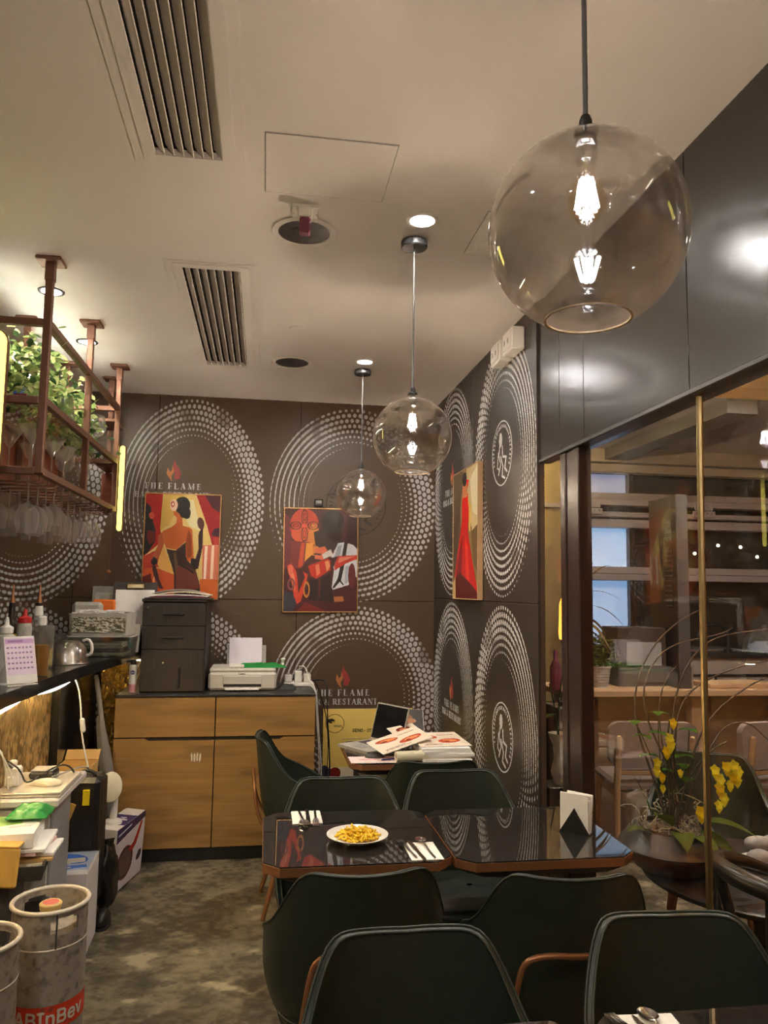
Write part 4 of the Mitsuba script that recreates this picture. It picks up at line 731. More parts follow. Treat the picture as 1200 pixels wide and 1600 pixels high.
for i in range(4): one('flat_pack', tr(bx(-.14+.008*i, .14-.006*i, -.08, .08, 0, .018, .004), -.915, 4.70, BZ+.005+.0185*i), ['m_greyplastic', 'm_darkgrey', 'm_greyplastic', 'm_frosted'][i], ['bottom', 'second', 'third', 'top'][i]+' grey packet seen through the low clear tub', 'packet', 'packets in the clear tub')
t2 = thing('plastic_tub', 'white plastic tub heaped with pale straws, on top of the clear tub', 'tub')
part(t2, 'body', tr(openbox(.345, .23, .125, .004, .07, .03), -.92, 4.70, BZ+.118), 'm_frosted', smooth=30)
part(t2, 'window', cat_([tr(bx(-.145, .145, -.1185, -.1165, .02, .105), -.92, 4.70, BZ+.118)]), 'm_straws'); pr('m_straws', mikit.proc(lambda p, n, uv: mix((.10, .085, .05), (.70, .66, .54), smoothstep(.38, .62, noise(p.x*110+p.z*160, p.z*260, 4)))), .6)
S_ = []
for i in range(130):
    x, y, a_ = rng.uniform(-.145, .145), rng.uniform(-.085, .085), rng.uniform(0, PI); z = .119+.02*rng.random(); S_.append(tube([(x-.028*math.cos(a_), y-.02*math.sin(a_), z), (x+.028*math.cos(a_), y+.02*math.sin(a_), z+.008*rng.random())], .003, 5))
one('straws', tr(cat_(S_), -.92, 4.70, BZ+.118), 'm_paper', 'heap of short pale straws in the white tub', 'straws', None, 'stuff')
def bottle(x, y, z, prof, mt, name, label, extra=(), n=28, group=None):
    k = thing(name, label, 'bottle', group); part(k, 'body', tr(lathe(prof, n), x, y, z), mt, smooth=40)
    for nm, p_, m_ in extra: part(k, nm, tr(lathe(p_, n), x, y, z), m_, smooth=40)
    return k
pr('m_tea', (.36, .17, .045), .15); pr('m_darkglass', (.02, .014, .008), .08, spec=.8); pr('m_oil', (.62, .45, .06), .15)
bottle(-.978, 3.66, BZ, [(0, 0), (.034, 0), (.038, .008), (.037, .05), (.038, .13), (.034, .165), (.022, .20), (.016, .215), (.016, .225)], 'm_clearplastic', 'sauce_bottle', 'plastic bottle of tan sauce with a white cap on the bar', [('sauce', [(0, .004), (.034, .006), (.0345, .135), (0, .135)], 'm_tea'), ('cap', [(.0185, .222), (.0195, .225), (.0195, .258), (.015, .262), (0, .262)], 'm_white')])
pour = [('pourer', [(.012, .30), (.012, .325), (.006, .345), (.004, .40), (0, .402)], 'm_copper'), ('stopper', [(.0135, .285), (.0145, .29), (.0145, .31), (.012, .312)], 'm_black')]
bottle(-1.10, 4.05, BZ, [(0, 0), (.046, 0), (.05, .01), (.05, .17), (.042, .21), (.018, .245), (.014, .27), (.0145, .30)], 'm_glassware', 'liquor_bottle', 'clear round bottle with a white neck label and copper pourer', pour+[('label', [(.0155, .255), (.0205, .25), (.0175, .295), (.0155, .297)], 'm_paper'), ('liquid', [(0, .005), (.045, .006), (.046, .06), (0, .06)], 'm_clearplastic')])
bottle(-1.21, 4.0, BZ, [(0, 0), (.036, 0), (.04, .01), (.04, .18), (.033, .215), (.016, .245), (.0135, .30)], 'm_darkglass', 'liquor_bottle', 'dark square-shouldered bottle with a yellow label and gold pourer', pour+[('label', [(.0408, .13), (.041, .13), (.041, .165), (.0408, .165)], 'm_oil')])
bottle(-1.05, 4.02, BZ, [(0, 0), (.03, 0), (.034, .01), (.036, .2), (.0355, .205), (.034, .2), (.031, .012)], 'm_glassware', 'drinking_glass', 'tall clear glass with yellow inside, behind the tan bottle', [('oil', [(0, .008), (.03, .01), (.031, .09), (0, .09)], 'm_oil')])
bottle(-1.045, 3.40, BZ, [(0, 0), (.036, 0), (.04, .01), (.04, .16), (.035, .19), (.02, .2)], 'm_frosted', 'squeeze_bottle', 'white plastic squeeze bottle at the left edge of the photo', [('cap', [(.024, .2), (.026, .202), (.026, .225), (.01, .235), (.006, .265), (0, .268)], 'm_white')])
bottle(-1.12, 3.9, BZ, [(0, 0), (.03, 0), (.033, .01), (.033, .2), (.028, .22)], 'm_frosted', 'squeeze_bottle', 'ketchup squeeze bottle with a red pointed cap on the bar', [('cap', [(.029, .22), (.031, .222), (.03, .245), (.012, .252), (.006, .285), (0, .288)], 'm_red')])
for i, (x, y) in enumerate(((-1.29, 4.2), (-1.22, 4.55), (-1.18, 4.85))): bottle(x, y, BZ, [(0, 0), (.03, 0), (.035, .01), (.036, .11), (.034, .11), (.03, .012)], 'm_glassware', 'drinking_glass', ['short clear tumbler behind the dark bottle', 'short clear tumbler behind the big clear bottle', 'short clear tumbler farthest back on the bar'][i], group='tumblers on the bar')
cl = thing('desk_calendar', 'purple and white tent calendar standing on the bar', 'calendar')
MC_ = TM(-.985, 3.36, BZ, 42); q = lambda m: trimesh.Trimesh(trimesh.transform_points(m.vertices, MC_), m.faces, process=False)
lean = lambda m, a_: rot(m, (1, 0, 0), a_, (0, 0, .19))
part(cl, 'front_leaf', q(lean(bx(-.062, .062, -.0015, .0015, 0, .19), -17)), 'm_paper'); part(cl, 'back_leaf', q(lean(bx(-.062, .062, -.0015, .0015, 0, .19), 17)), 'm_paper')
part(cl, 'foot', q(bx(-.062, .062, -.06, .058, 0, .003)), 'm_paper')
m, c = art([([(0, .03), (1, .03), (1, .16), (0, .16)], srgb(190, 150, 200)), ([(.1, .06), (.6, .06), (.6, .12), (.1, .12)], srgb(140, 90, 160))]+[([(.05+.13*i, .24+.14*j), (.05+.13*i+.08, .24+.14*j), (.05+.13*i+.08, .24+.14*j+.05), (.05+.13*i, .24+.14*j+.05)], srgb(150, 110, 170) if (i+j) % 3 else srgb(120, 110, 130)) for i in range(7) for j in range(5)], .118, .15, srgb(225, 205, 228))
part(cl, 'print', q(lean(tr(m, -.059, -.0022, .034), -17)), 'm_print', color=c)
# papers and clipboards where the bar meets the wall
def board(name, label, x, y, z, w, h, rz, lean_, mt, extra=()):
    k = thing(name, label, 'clipboard' if 'clip' in name else 'sheet'); M = TM(x, y, z, rz) @ trimesh.transformations.rotation_matrix(math.radians(lean_), (1, 0, 0)); q = lambda m: trimesh.Trimesh(trimesh.transform_points(m.vertices, M), m.faces, process=False)
    part(k, 'board', q(bx(0, w, 0, .004, 0, h, .001)), mt)
    for nm, m, mt_ in extra: part(k, nm, q(m), mt_)
    return k
board('clipboard', 'brown clipboard with white paper leaning at the end of the bar', -.955, 5.13, BZ+.13, .27, .30, 6, -8, 'm_darkwood', [('paper', bx(.015, .255, -.002, -.0005, .0, .25), 'm_paper'), ('clip', bx(.08, .19, -.015, .002, .255, .29, .006), 'm_brass')])
board('clipboard', 'grey clipboard tilted behind the brown one', -1.10, 5.20, BZ+.10, .36, .30, -2, -6, 'm_greyplastic', [('paper', bx(.02, .33, -.002, -.0005, .02, .26), 'm_frosted')])
one('document_box', bx(-1.0, -.79, 5.1, 5.3, BZ, BZ+.125, .003), 'm_darkgrey', 'dark box file carrying the clipboards at the bar end', 'box')
one('black_dish', tr(lathe([(0, 0), (.07, 0), (.085, .03), (.07, .055), (.02, .065), (0, .066)], 24), -.88, 5.02, BZ), 'm_black', 'black rounded cap behind the white tub', 'cap')
one('storage_container', bx(-1.17, -.99, 5.0, 5.06, BZ, BZ+.30, .02), 'm_frosted', 'tall translucent container behind the straw tub', 'container')
one('orange_packet', bx(-1.06, -.93, 5.06, 5.11, BZ, BZ+.315, .008), 'm_orange', 'orange packet peeking over the straw tub', 'packet')
one('paper_bundle', rot(bx(-.815, -.755, 4.93, 4.97, BZ, BZ+.17, .004), (0, 1, 0), 4, (-.785, 4.95, BZ)), 'm_paper', 'crumpled white papers at the far end of the bar', 'papers')
bottle(-.80, 4.86, BZ, [(0, 0), (.015, 0), (.016, .06), (.008, .07), (.008, .09), (0, .092)], 'm_teal', 'small_bottle', 'tiny teal bottle beside the clear tub'); pr('m_teal', (.06, .30, .38), .2)

# ---------------------------------------------------------------- glass rack over the bar
gr = thing('glass_rack', 'hanging bronze bar rack with glass shelves, fixed to the ceiling', 'glass rack')
RX0, RX1, RY = -1.20, -.90, (3.20, 3.95, 4.72); S = .0145
def bar3(a_, b_, s=S):
    a_, b_ = np.array(a_), np.array(b_); lo, hi = np.minimum(a_, b_)-s, np.maximum(a_, b_)+s; return bx(lo[0], hi[0], lo[1], hi[1], lo[2], hi[2], .002)
posts = [(RX1, y) for y in RY]+[(RX0, y) for y in RY]+[(-1.0, 5.02)]
for x, y in posts:
    p_ = part(gr, 'post', bx(x-S, x+S, y-S, y+S, 2.04, 2.915, .002), 'm_bronze'); part(p_, 'flange', bx(x-.05, x+.05, y-.05, y+.05, 2.905, 2.92, .003), 'm_bronze'); part(p_, 'collar', bx(x-.018, x+.018, y-.018, y+.018, 2.83, 2.905, .002), 'm_bronze')
for z in (2.655, 2.335, 2.05):
    for x in (RX0, RX1): part(gr, 'rail', bx(x-S, x+S, RY[0]+S, RY[2]-S, z-S, z+S, .002), 'm_bronze')
    for y in RY[::2]: part(gr, 'rail', bx(RX0+S, RX1-S, y-S, y+S, z-S, z+S, .002), 'm_bronze')
part(gr, 'rail', bx(-1.0-S, RX1-S, 4.735, 5.0, 2.31, 2.335, .002), 'm_bronze'); part(gr, 'rail', bx(-1.0-S, RX1-S, 4.735, 5.0, 2.58, 2.60, .002), 'm_bronze')
for z in (2.3495, 2.0645): part(gr, 'shelf', bx(RX0-.01, RX1+.005, RY[0], RY[2], z, z+.0001), 'm_pane', smooth=False, label='glass shelf')
part(gr, 'back_board', bx(RX0-.035, RX0-.02, RY[0], RY[2], 2.04, 2.335), 'm_redwood', label='reddish wooden back board'); pr('m_redwood', mikit.proc(lambda p, n, uv: mix((.13, .03, .018), (.2, .055, .03), fbm(p.y*5, p.z*40, p.x))), .35)
part(gr, 'end_board', bx(-1.03, -.915, 4.99, 5.0, 2.06, 2.30), 'm_redwood')
NR_ = 13
for i in range(NR_):
    y = 3.245+i*.118; U = [(RX0+.01, y, 2.045), (RX0+.012, y, 2.018), (RX0+.03, y, 2.012), (RX1-.03, y, 2.012), (RX1-.008, y, 2.018), (RX1-.004, y, 2.045)]
    part(gr, 'hanging_rail', tube(U, .0042, 6), 'm_bronze')
led = thing('light_strip', 'white light strip along the top rear of the bar rack behind the leaves', 'light strip')
part(led, 'strip', bx(RX0+.015, RX0+.035, 3.25, 4.68, 2.62, 2.636, .002), 'm_white', emit=RACKLED, weight=2)
def wineglass(kind):
    P = {'balloon': [(.032, 0), (.030, .002), (.006, .006), (.0035, .012), (.0035, .085), (.008, .092), (.03, .105), (.045, .135), (.046, .165), (.036, .215)],
         'wine': [(.03, 0), (.028, .002), (.005, .006), (.0032, .012), (.0032, .075), (.01, .083), (.028, .1), (.034, .13), (.027, .19)],
         'flute': [(.028, 0), (.026, .002), (.004, .005), (.003, .01), (.003, .07), (.008, .08), (.02, .11), (.023, .16), (.02, .215)],
         'martini': [(.036, 0), (.034, .002), (.005, .006), (.0035, .012), (.0035, .10), (.008, .108), (.054, .182), (.056, .186)],
         'tumbler': [(.03, 0), (.028, .004), (.005, .008), (.004, .05), (.03, .075), (.037, .1), (.036, .16)]}[kind]
    return P
def glass(kind, x, y, z, label, group, up=True):
    k = thing('wine_glass' if kind != 'martini' else 'martini_glass', label, 'glass', group); P = wineglass(kind)
    if not up: P = [(r, -h) for r, h in P]
    cut = 5; part(k, 'stem', tr(lathe([(0, P[0][1])]+P[:cut+1], 16), x, y, z), 'm_glassware', smooth=True); part(k, 'bowl', tr(lathe(P[cut:], 24), x, y, z), 'm_glassware', smooth=True)
ordn = ['first', 'second', 'third', 'fourth', 'fifth', 'sixth', 'seventh', 'eighth', 'ninth', 'tenth', 'eleventh', 'twelfth']
for i in range(11):
    y = 3.304+i*.128; row = ordn[i]
    for j, x in enumerate((-.965, -1.115)):
        kd = ('balloon', 'balloon', 'wine', 'tumbler', 'wine', 'flute', 'flute', 'wine', 'wine', 'tumbler', 'wine')[i] if j == 0 else ('balloon', 'wine', 'balloon', 'tumbler', 'flute', 'wine', 'flute', 'flute', 'wine', 'wine', 'tumbler')[i]
        glass(kd, x, y, 2.024, 'upside-down glass in the %s row from the near end of the rack, %s' % (row, ('room side', 'bar side')[j]), 'glasses hanging under the bar rack', False)
for x, y, kd, lb in ((-.96, 3.30, 'martini', 'martini glass on the lower rack shelf, at the near end post'), (-1.07, 3.37, 'martini', 'martini glass on the lower rack shelf, second back from the near end'), (-.955, 3.58, 'martini', 'martini glass on the lower rack shelf, between first and second post, nearest'), (-1.08, 3.68, 'martini', 'martini glass on the lower rack shelf, bar side between the posts'), (-.96, 3.80, 'martini', 'martini glass on the lower rack shelf, just before the second post'), (-1.0, 3.98, 'balloon', 'round wine glass on the lower rack shelf at the second post'), (-.97, 4.25, 'wine', 'red-stemmed wine glass on the lower rack shelf past the second post')):
    glass(kd, x, y, 2.0652, lb, 'glasses standing on the rack shelf')
glass('balloon', -.97, 4.52, 2.350, 'round balloon glass on the upper rack shelf beside the leaves', 'glasses standing on the rack shelf')
one('beaker', tr(lathe([(0, 0), (.04, 0), (.042, .004), (.03, .12), (.028, .14), (.026, .14), (.038, .006)], 24), -.955, 3.78, 2.350), 'm_clearplastic', 'tapered clear beaker standing among the leaves', 'beaker', smooth=True)
hb = thing('birdhouse', 'tiny red and blue birdhouse ornament among the leaves on the rack', 'ornament')
part(hb, 'body', bx(-1.06, -1.0, 3.32, 3.36, 2.350, 2.39, .002), 'm_maroon'); part(hb, 'roof', rot(bx(-1.075, -1.02, 3.31, 3.37, 2.39, 2.396), (0, 1, 0), -45, (-1.05, 3.34, 2.41)), 'm_blue')
part(hb, 'hole', tr(rot(disc(.009, 0, .002, 16), (1, 0, 0), 90), -1.03, 3.3195, 2.372), 'm_black')
# leaves
def leaf(L, W, bend=.25):
    t = np.linspace(0, 1, 5); w = W*np.sin(PI*t**.8)*.5; v, f = [], []
    for i, a_ in enumerate(t): v += [(-w[i], L*a_, -bend*L*a_*a_), (0, L*a_, -bend*L*a_*a_-.12*w[i]), (w[i], L*a_, -bend*L*a_*a_)]
    for i in range(4): b_ = i*3; f += [(b_, b_+1, b_+4), (b_, b_+4, b_+3), (b_+1, b_+2, b_+5), (b_+1, b_+5, b_+4)]
    return np.array(v), np.array(f)
def leaves(pos, L, W, seed, spread=1.0):
    r = np.random.default_rng(seed); V, F, o = [], [], 0
    for p in pos:
        v, f = leaf(L*r.uniform(.7, 1.25), W*r.uniform(.8, 1.2), r.uniform(.05, .5)); R = trimesh.transformations.euler_matrix(r.normal(.2, .6*spread), r.normal(0, .6*spread), r.uniform(0, 2*PI))[:3, :3]
        V.append(v @ R.T+p); F.append(f+o); o += len(v)
    return trimesh.Trimesh(np.vstack(V), np.vstack(F), process=False)
def pleaf(name, c, t): mat(name, {'type': 'principledthin', 'base_color': rgb(*c), 'roughness': .45, 'diff_trans': float(t), 'spec_trans': 0.0}, False)
pleaf('m_leaf_light', (.50, .54, .25), .9); pleaf('m_leaf_mid', (.20, .27, .10), .8); pleaf('m_leaf_dark', (.03, .055, .022), .5); pleaf('m_leaf_olive', (.10, .11, .03), .5)
gd = thing('leafy_garland', 'green artificial leaves filling the upper shelf of the bar rack', 'garland')
for nm, mt, n, sd in (('foliage', 'm_leaf_light', 520, 1), ('foliage', 'm_leaf_mid', 560, 2), ('foliage', 'm_leaf_dark', 380, 3)):
    r = np.random.default_rng(sd); P = []
    for _ in range(n):
        y = r.uniform(3.26, 4.62); cz = 2.52-.06*((y-3.2)/1.4)+.04*math.sin(y*9); P.append((r.normal(-1.06, .06), y, np.clip(r.normal(cz, .10), 2.36, 2.68)))
    k = part(gd, nm, leaves(P, .038, .03, sd), mt, smooth=False); labels[k] = {'kind': 'stuff'}
for i in range(7):
    y = 3.3+i*.2; part(gd, 'branch', tube(curve([(-1.08, y, 2.36), (-1.05, y+.08, 2.45), (-1.07, y+.17, 2.52), (-1.0, y+.22, 2.56)], 12), .003, 5), 'm_bronze', smooth=True)
def rrect_xz(w, h, r): return sbox(-w/2, -h/2, w/2, h/2).buffer(-r).buffer(r, 8)
for nm, w, h, x, y, z, lb, rr in (('glow_sign', .28, .56, -1.158, 3.10, 2.307, 'yellow glowing rounded light panel at the left edge by the rack', .05), ('glow_sign', .03, .515, -.872, 4.77, 2.185, 'slim yellow glowing light bar at the far end of the rack', .0145)):
    k = thing(nm, lb, 'light panel', 'yellow light panels on the bar rack')
    part(k, 'housing', tr(up_(prism(rrect_xz(w+.008, h+.008, rr+.003), .02)), x, y+.025, z), 'm_bronze', smooth=False); part(k, 'bracket', bx(x-.006, x+.006, y+.025, 3.187, z+.2, z+.215) if w > .1 else bx(-.905, x+.005, y+.005, y+.02, z+.1, z+.115), 'm_bronze'); part(k, 'diffuser', tr(up_(prism(rrect_xz(w, h, rr), .004)), x, y+.006, z), 'm_yellow', smooth=False, emit=YELLOW, weight=.6)
pc = thing('pull_cord', 'thin pull cord with a wooden bead hanging under the bar rack', 'pull cord')
part(pc, 'cord', tube([(-.885, 4.60, 2.04), (-.885, 4.60, 1.69)], .0022, 6), 'm_bronze'); part(pc, 'bead', tr(trimesh.creation.icosphere(2, .012), -.885, 4.60, 1.68), 'm_legwood', smooth=True)
part(pc, 'hook', bx(-.905, -.88, 4.59, 4.61, 2.02, 2.045), 'm_bronze')

# ---------------------------------------------------------------- clutter on the floor at left
un = thing('white_cabinet', 'white steel cabinet on the floor loaded with gadgets and papers', 'cabinet')
part(un, 'body', bx(-1.04, -.80, 3.30, 3.59, 0, .735, .006), 'm_cabinetgrey'); pr('m_cabinetgrey', (.25, .25, .26), .45); pr('m_cabinet', (.60, .58, .54), .4)
part(un, 'top_board', bx(-1.05, -.775, 3.27, 3.76, .735, .765, .006), 'm_cabinet')
part(un, 'drawer', bx(-1.03, -.81, 3.293, 3.302, .40, .72, .003), 'm_cabinet'); part(un, 'open_shelf', bx(-1.03, -.81, 3.293, 3.302, .04, .385, .003), 'm_darkgrey')
nb = thing('closed_laptop', 'closed silver laptop lying on the white cabinet', 'laptop')
part(nb, 'base', bx(-1.03, -.775, 3.30, 3.66, .766, .776, .003), 'm_steel2'); part(nb, 'lid', bx(-1.03, -.775, 3.30, 3.66, .7775, .785, .003), 'm_steel2')
mo = thing('shoe_horn_dish', 'cream pointed plastic dish on the closed laptop', 'dish')
vv = sp_.vertices*[.06, .035, .02]; vv[:, 1] *= (1-.5*np.clip(-sp_.vertices[:, 0], 0, 1)); vv[:, 2] = np.maximum(vv[:, 2], -.008)+.008
part(mo, 'body', trimesh.Trimesh(vv+[-.86, 3.42, .7855], sp_.faces), 'm_cream', smooth=True); part(mo, 'tip', tube([(-.915, 3.42, .792), (-.935, 3.415, .789)], [.008, .003], 8), 'm_cream')
rt = thing('router_box', 'flat black router on the closed laptop', 'router'); part(rt, 'body', bx(-.96, -.86, 3.52, 3.62, .7855, .815, .008), 'm_black'); part(rt, 'lid', bx(-.955, -.865, 3.525, 3.615, .815, .822, .003), 'm_greyplastic')
st = thing('power_strip', 'white multi-plug with tangled cables on the white cabinet', 'power strip'); part(st, 'body', bx(-1.02, -.965, 3.40, 3.46, .7855, .86, .006), 'm_white'); part(st, 'plug', bx(-1.01, -.98, 3.37, 3.40, .80, .83, .004), 'm_white'); part(st, 'plug', bx(-1.012, -.985, 3.41, 3.45, .86, .885, .005), 'm_white')
for i, (c, mt, lb) in enumerate((([(-.99, 3.4, .86), (-1.02, 3.38, .9), (-.96, 3.36, .87), (-.94, 3.42, .80), (-.86, 3.55, .83), (-.80, 3.62, .79)], 'm_black', 'black cable looping from the multi-plug'), ([(-1.02, 3.3, .80), (-1.04, 3.25, .92), (-1.02, 3.28, .96), (-.99, 3.32, .86), (-1.0, 3.42, .79)], 'm_white', 'white cable coil at the left edge above the cabinet'), ([(-1.03, 3.35, .79), (-1.04, 3.3, .94), (-1.03, 3.27, .98), (-.985, 3.3, .9), (-.99, 3.36, .8)], 'm_white', 'second white cable coil at the left edge'), ([(-.86, 3.5, .80), (-.82, 3.6, .80), (-.79, 3.72, .79), (-.785, 3.85, .75)], 'm_greyplastic', 'grey cable running off the back of the cabinet'))):
    one('tangled_cable', tube(curve(c, 28), .0035, 6), mt, lb, 'cable', 'cables on the white cabinet', smooth=True)
sh = thing('open_tray', 'black open tray stacked with papers in front of the white cabinet', 'tray')
part(sh, 'tray', tr(rot(openbox(.26, .30, .05, .006, .05, .01), (0, 0, 1), 8), -.885, 3.08, .573), 'm_blackrubber', smooth=30); part(sh, 'stand', bx(-1.02, -.86, 3.0, 3.18, 0, .572, .004), 'm_darkgrey')
for i in range(6):
    one('letter', rot(bx(-1.0+.01*i, -.765+.012*((i*5) % 4), 2.98+.012*((i*3) % 5), 3.20+.01*(i % 3), .588+.0135*i, .600+.0135*i, .002), (0, 0, 1), [6, -3, 9, 2, -6, 4][i], (-.92, 3.1, 0)), ['m_paper', 'm_cream', 'm_kraft', 'm_paper', 'm_pinkpaper', 'm_paper'][i], ['lowest white letter', 'cream letter', 'brown paper letter', 'white letter in the middle', 'pink leaflet', 'top white letter'][i]+' in the stack on the black tray', 'letter', 'letters on the black tray')
pr('m_pinkpaper', (.68, .45, .40), .6)
paper_art('booklet', 'white booklet with a green picture on top of the letter stack', 'booklet', .20, .24, -.985, 2.97, .672, 6, [([(0, .0), (.62, .0), (.7, .45), (.3, .55), (0, .5)], srgb(150, 190, 110)), ([(.1, .1), (.5, .12), (.45, .35), (.1, .35)], srgb(110, 160, 80)), ([(.5, .6), (.9, .55), (.9, .6), (.5, .65)], srgb(200, 180, 190))], srgb(238, 235, 228), thick=.05)
en = thing('padded_envelope', 'brown padded envelope hanging over the front of the letter stack', 'envelope')
part(en, 'pouch', rot(bx(-1.0, -.815, 2.925, 2.942, .565, .70, .007), (0, 1, 0), 4, (-.93, 2.96, .63)), 'm_kraft2'); pr('m_kraft2', (.66, .40, .09), .6); part(en, 'flap', rot(bx(-1.0, -.82, 2.925, 3.02, .70, .706, .002), (0, 1, 0), 4, (-.93, 2.96, .63)), 'm_kraft2')
one('green_bag', bag(-.93, -.785, 3.12, 3.26, .735, .028, 12), 'm_green', 'green plastic bag tucked under the laptop edge', 'bag', smooth=60)
cs = thing('black_case', 'upright black hard case with a yellow sticker', 'case')
part(cs, 'shell', rot(bx(-.885, -.745, 3.93, 4.10, .10, .69, .022), (0, 0, 1), -4, (-.8, 4, 0)), 'm_case'); pr('m_case', (.012, .012, .013), .42)
part(cs, 'sticker', rot(bx(-.815, -.785, 3.916, 3.9265, .57, .64), (0, 0, 1), -4, (-.8, 4, 0)), 'm_yellow2'); pr('m_yellow2', (.85, .70, .02), .5); part(cs, 'seam', rot(bx(-.887, -.743, 3.985, 3.992, .098, .692, .02), (0, 0, 1), -4, (-.8, 4, 0)), 'm_blackrubber')
part(cs, 'handle', tube(curve([(-.845, 3.99, .685), (-.84, 3.98, .712), (-.80, 3.975, .715), (-.78, 3.98, .69)], 14), .008, 8), 'm_blackrubber', smooth=True)
ct = thing('cardboard_box', 'small open cardboard box behind the black case', 'box')
part(ct, 'box', tr(openbox(.17, .14, .10, .004, .0, .004), -.93, 4.30, .585), 'm_kraft', smooth=30); part(ct, 'stand', bx(-1.0, -.86, 4.22, 4.38, 0, .585), 'm_darkgrey'); part(ct, 'flap', rot(bx(-1.015, -.845, 4.225, 4.23, .685, .75), (1, 0, 0), -50, (-.93, 4.23, .685)).apply_translation((0, .14, 0)), 'm_kraft')
one('orange_envelope', rot(bx(-.92, -.845, 3.80, 3.806, .50, .62), (0, 1, 0), 20, (-.88, 3.8, .55)), 'm_kraft2', 'orange envelope wedged between cabinet and black case', 'envelope')
fn = thing('desk_fan', 'white round-headed desk fan beside the black case', 'fan')
part(fn, 'head', tr(rot(lathe([(0, .012), (.05, .011), (.068, .005), (.07, -.002), (.06, -.008), (.0, -.01)], 32).apply_transform(np.diag([.85, 1.1, 1, 1])), (1, 0, 0), 80), -.775, 4.36, .545), 'm_ivory', smooth=50); pr('m_ivory', (.70, .68, .56), .45)
part(fn, 'stand', tube(curve([(-.77, 4.40, .53), (-.765, 4.43, .47), (-.765, 4.43, .42), (-.765, 4.42, .365)], 12), [.02]*12, 10), 'm_white'); part(fn, 'base', tr(lathe([(0, 0), (.048, 0), (.045, .015), (.02, .025), (0, .025)], 24), -.765, 4.42, .3435), 'm_white')
nv = thing('pan_box', 'white and navy cookware box with a pan picture leaning before the oak cabinet', 'box')
MN = TM(-.735, 4.30, 0, 0); NW, ND, NH = .115, .38, .34; ang = trimesh.transformations.rotation_matrix(math.radians(-13), (0, 0, 1)) @ trimesh.transformations.rotation_matrix(math.radians(3), (0, 1, 0)); MN = MN @ ang
q = lambda m: trimesh.Trimesh(trimesh.transform_points(m.vertices, MN), m.faces, process=False)
part(nv, 'carton', q(bx(-NW, 0, 0, ND, .012, NH, .002)), 'm_carton'); pr('m_carton', (.64, .61, .60), .5)
m, c = art([([(0, 0), (1, 0), (1, .1), (0, .22)], srgb(45, 35, 80)), (ell(.35, .62, .28, .26), srgb(60, 45, 45)), (ell(.35, .62, .22, .2), srgb(90, 70, 65)), (ell(.35, .62, .28, .26).difference(ell(.35, .62, .265, .245)), srgb(150, 40, 40)), ([(.45, .45), (.62, .38), (.85, .12), (.92, .14), (.72, .46), (.55, .52)], srgb(160, 45, 45)), (ell(.86, .68, .1, .07, -30), srgb(60, 50, 55)), ([(.05, .1), (.5, .05), (.5, .08), (.05, .13)], srgb(190, 185, 210))], ND, NH-.012, srgb(208, 200, 205))
part(nv, 'side_print', q(tr(rot(m, (0, 0, 1), 90), .0012, 0, .012)), 'm_print', color=c)
m, c = art([([(.0, .30), (1, .30), (1, .78), (0, .78)], srgb(50, 42, 92)), ([(.3, .5), (.8, .5), (.8, .56), (.3, .56)], srgb(225, 225, 235)), ([(.35, .42), (.65, .42), (.65, .46), (.35, .46)], srgb(225, 225, 235))], NW, ND, srgb(215, 210, 205))
part(nv, 'top_print', q(tr(rot(m, (1, 0, 0), -90), -NW, 0, NH+.001)), 'm_print', color=c)
part(nv, 'end_label', q(bx(-.075, -.045, -.0012, 0, .12, .25)), 'm_navy')
wx = thing('parcel_box', 'tall white carton wrapped with clear plastic and blue print on top', 'box')
MW = TM(-.762, 3.615, 0, 2); q = lambda m: trimesh.Trimesh(trimesh.transform_points(m.vertices, MW), m.faces, process=False)
part(wx, 'carton', q(bx(-.17, .04, 0, .295, 0, .365, .003)), 'm_carton'); 
m, c = art([([(0, .0), (1, .0), (1, 1), (0, 1)], srgb(170, 185, 210)), (ell(.55, .35, .35, .2, 20), srgb(40, 105, 205)), ([(.3, .35), (.8, .3), (.85, .5), (.35, .58)], srgb(225, 220, 210)), ([(.2, .7), (.9, .62), (.95, .75), (.25, .85)], srgb(60, 120, 215)), ([(.4, .72), (.6, .70), (.6, .76), (.4, .78)], srgb(230, 225, 215)), ([(0, .88), (1, .86), (1, 1), (0, 1)], srgb(210, 210, 215))], .20, .285, srgb(170, 185, 210))
part(wx, 'print', q(tr(rot(m, (1, 0, 0), -90), -.165, .005, .3662)), 'm_print', color=c)
part(wx, 'wrap', q(bag(-.168, .038, .004, .291, .3668, .012, 21, 18)), 'm_film', smooth=60); mat('m_film', {'type': 'thindielectric', 'int_ior': 1.35}, False)
bb = thing('black_sack', 'black plastic sack standing between the white carton and the pan box', 'sack')
vv = np.array(trimesh.creation.icosphere(3, 1.0).vertices); d = 1+.22*(meshkit.fbm(vv*2.4+5, 3)-.5)*2; vv = vv*d[:, None]*[.055, .085, .165]; vv[:, 2] = np.maximum(vv[:, 2], -.16)
part(bb, 'body', trimesh.Trimesh(vv+[-.735, 4.14, .1605], sp_.faces), 'm_blackgloss2', smooth=50); pr('m_blackgloss2', (.009, .009, .009), .3); part(bb, 'neck', tube([(-.735, 4.14, .30), (-.74, 4.15, .345)], [.02, .035], 10), 'm_blackgloss2')
bt = thing('black_shoe', 'black rubber shoe tip beside the white carton', 'shoe')
vv = sp_.vertices*[.035, .07, .045]; vv[:, 2] = np.maximum(vv[:, 2], -.02)+.02; part(bt, 'upper', trimesh.Trimesh(vv+[-.715, 3.98, .012], sp_.faces), 'm_black', smooth=True); part(bt, 'sole', prism(ell(-.715, 3.98, .037, .072), .014), 'm_blackrubber')
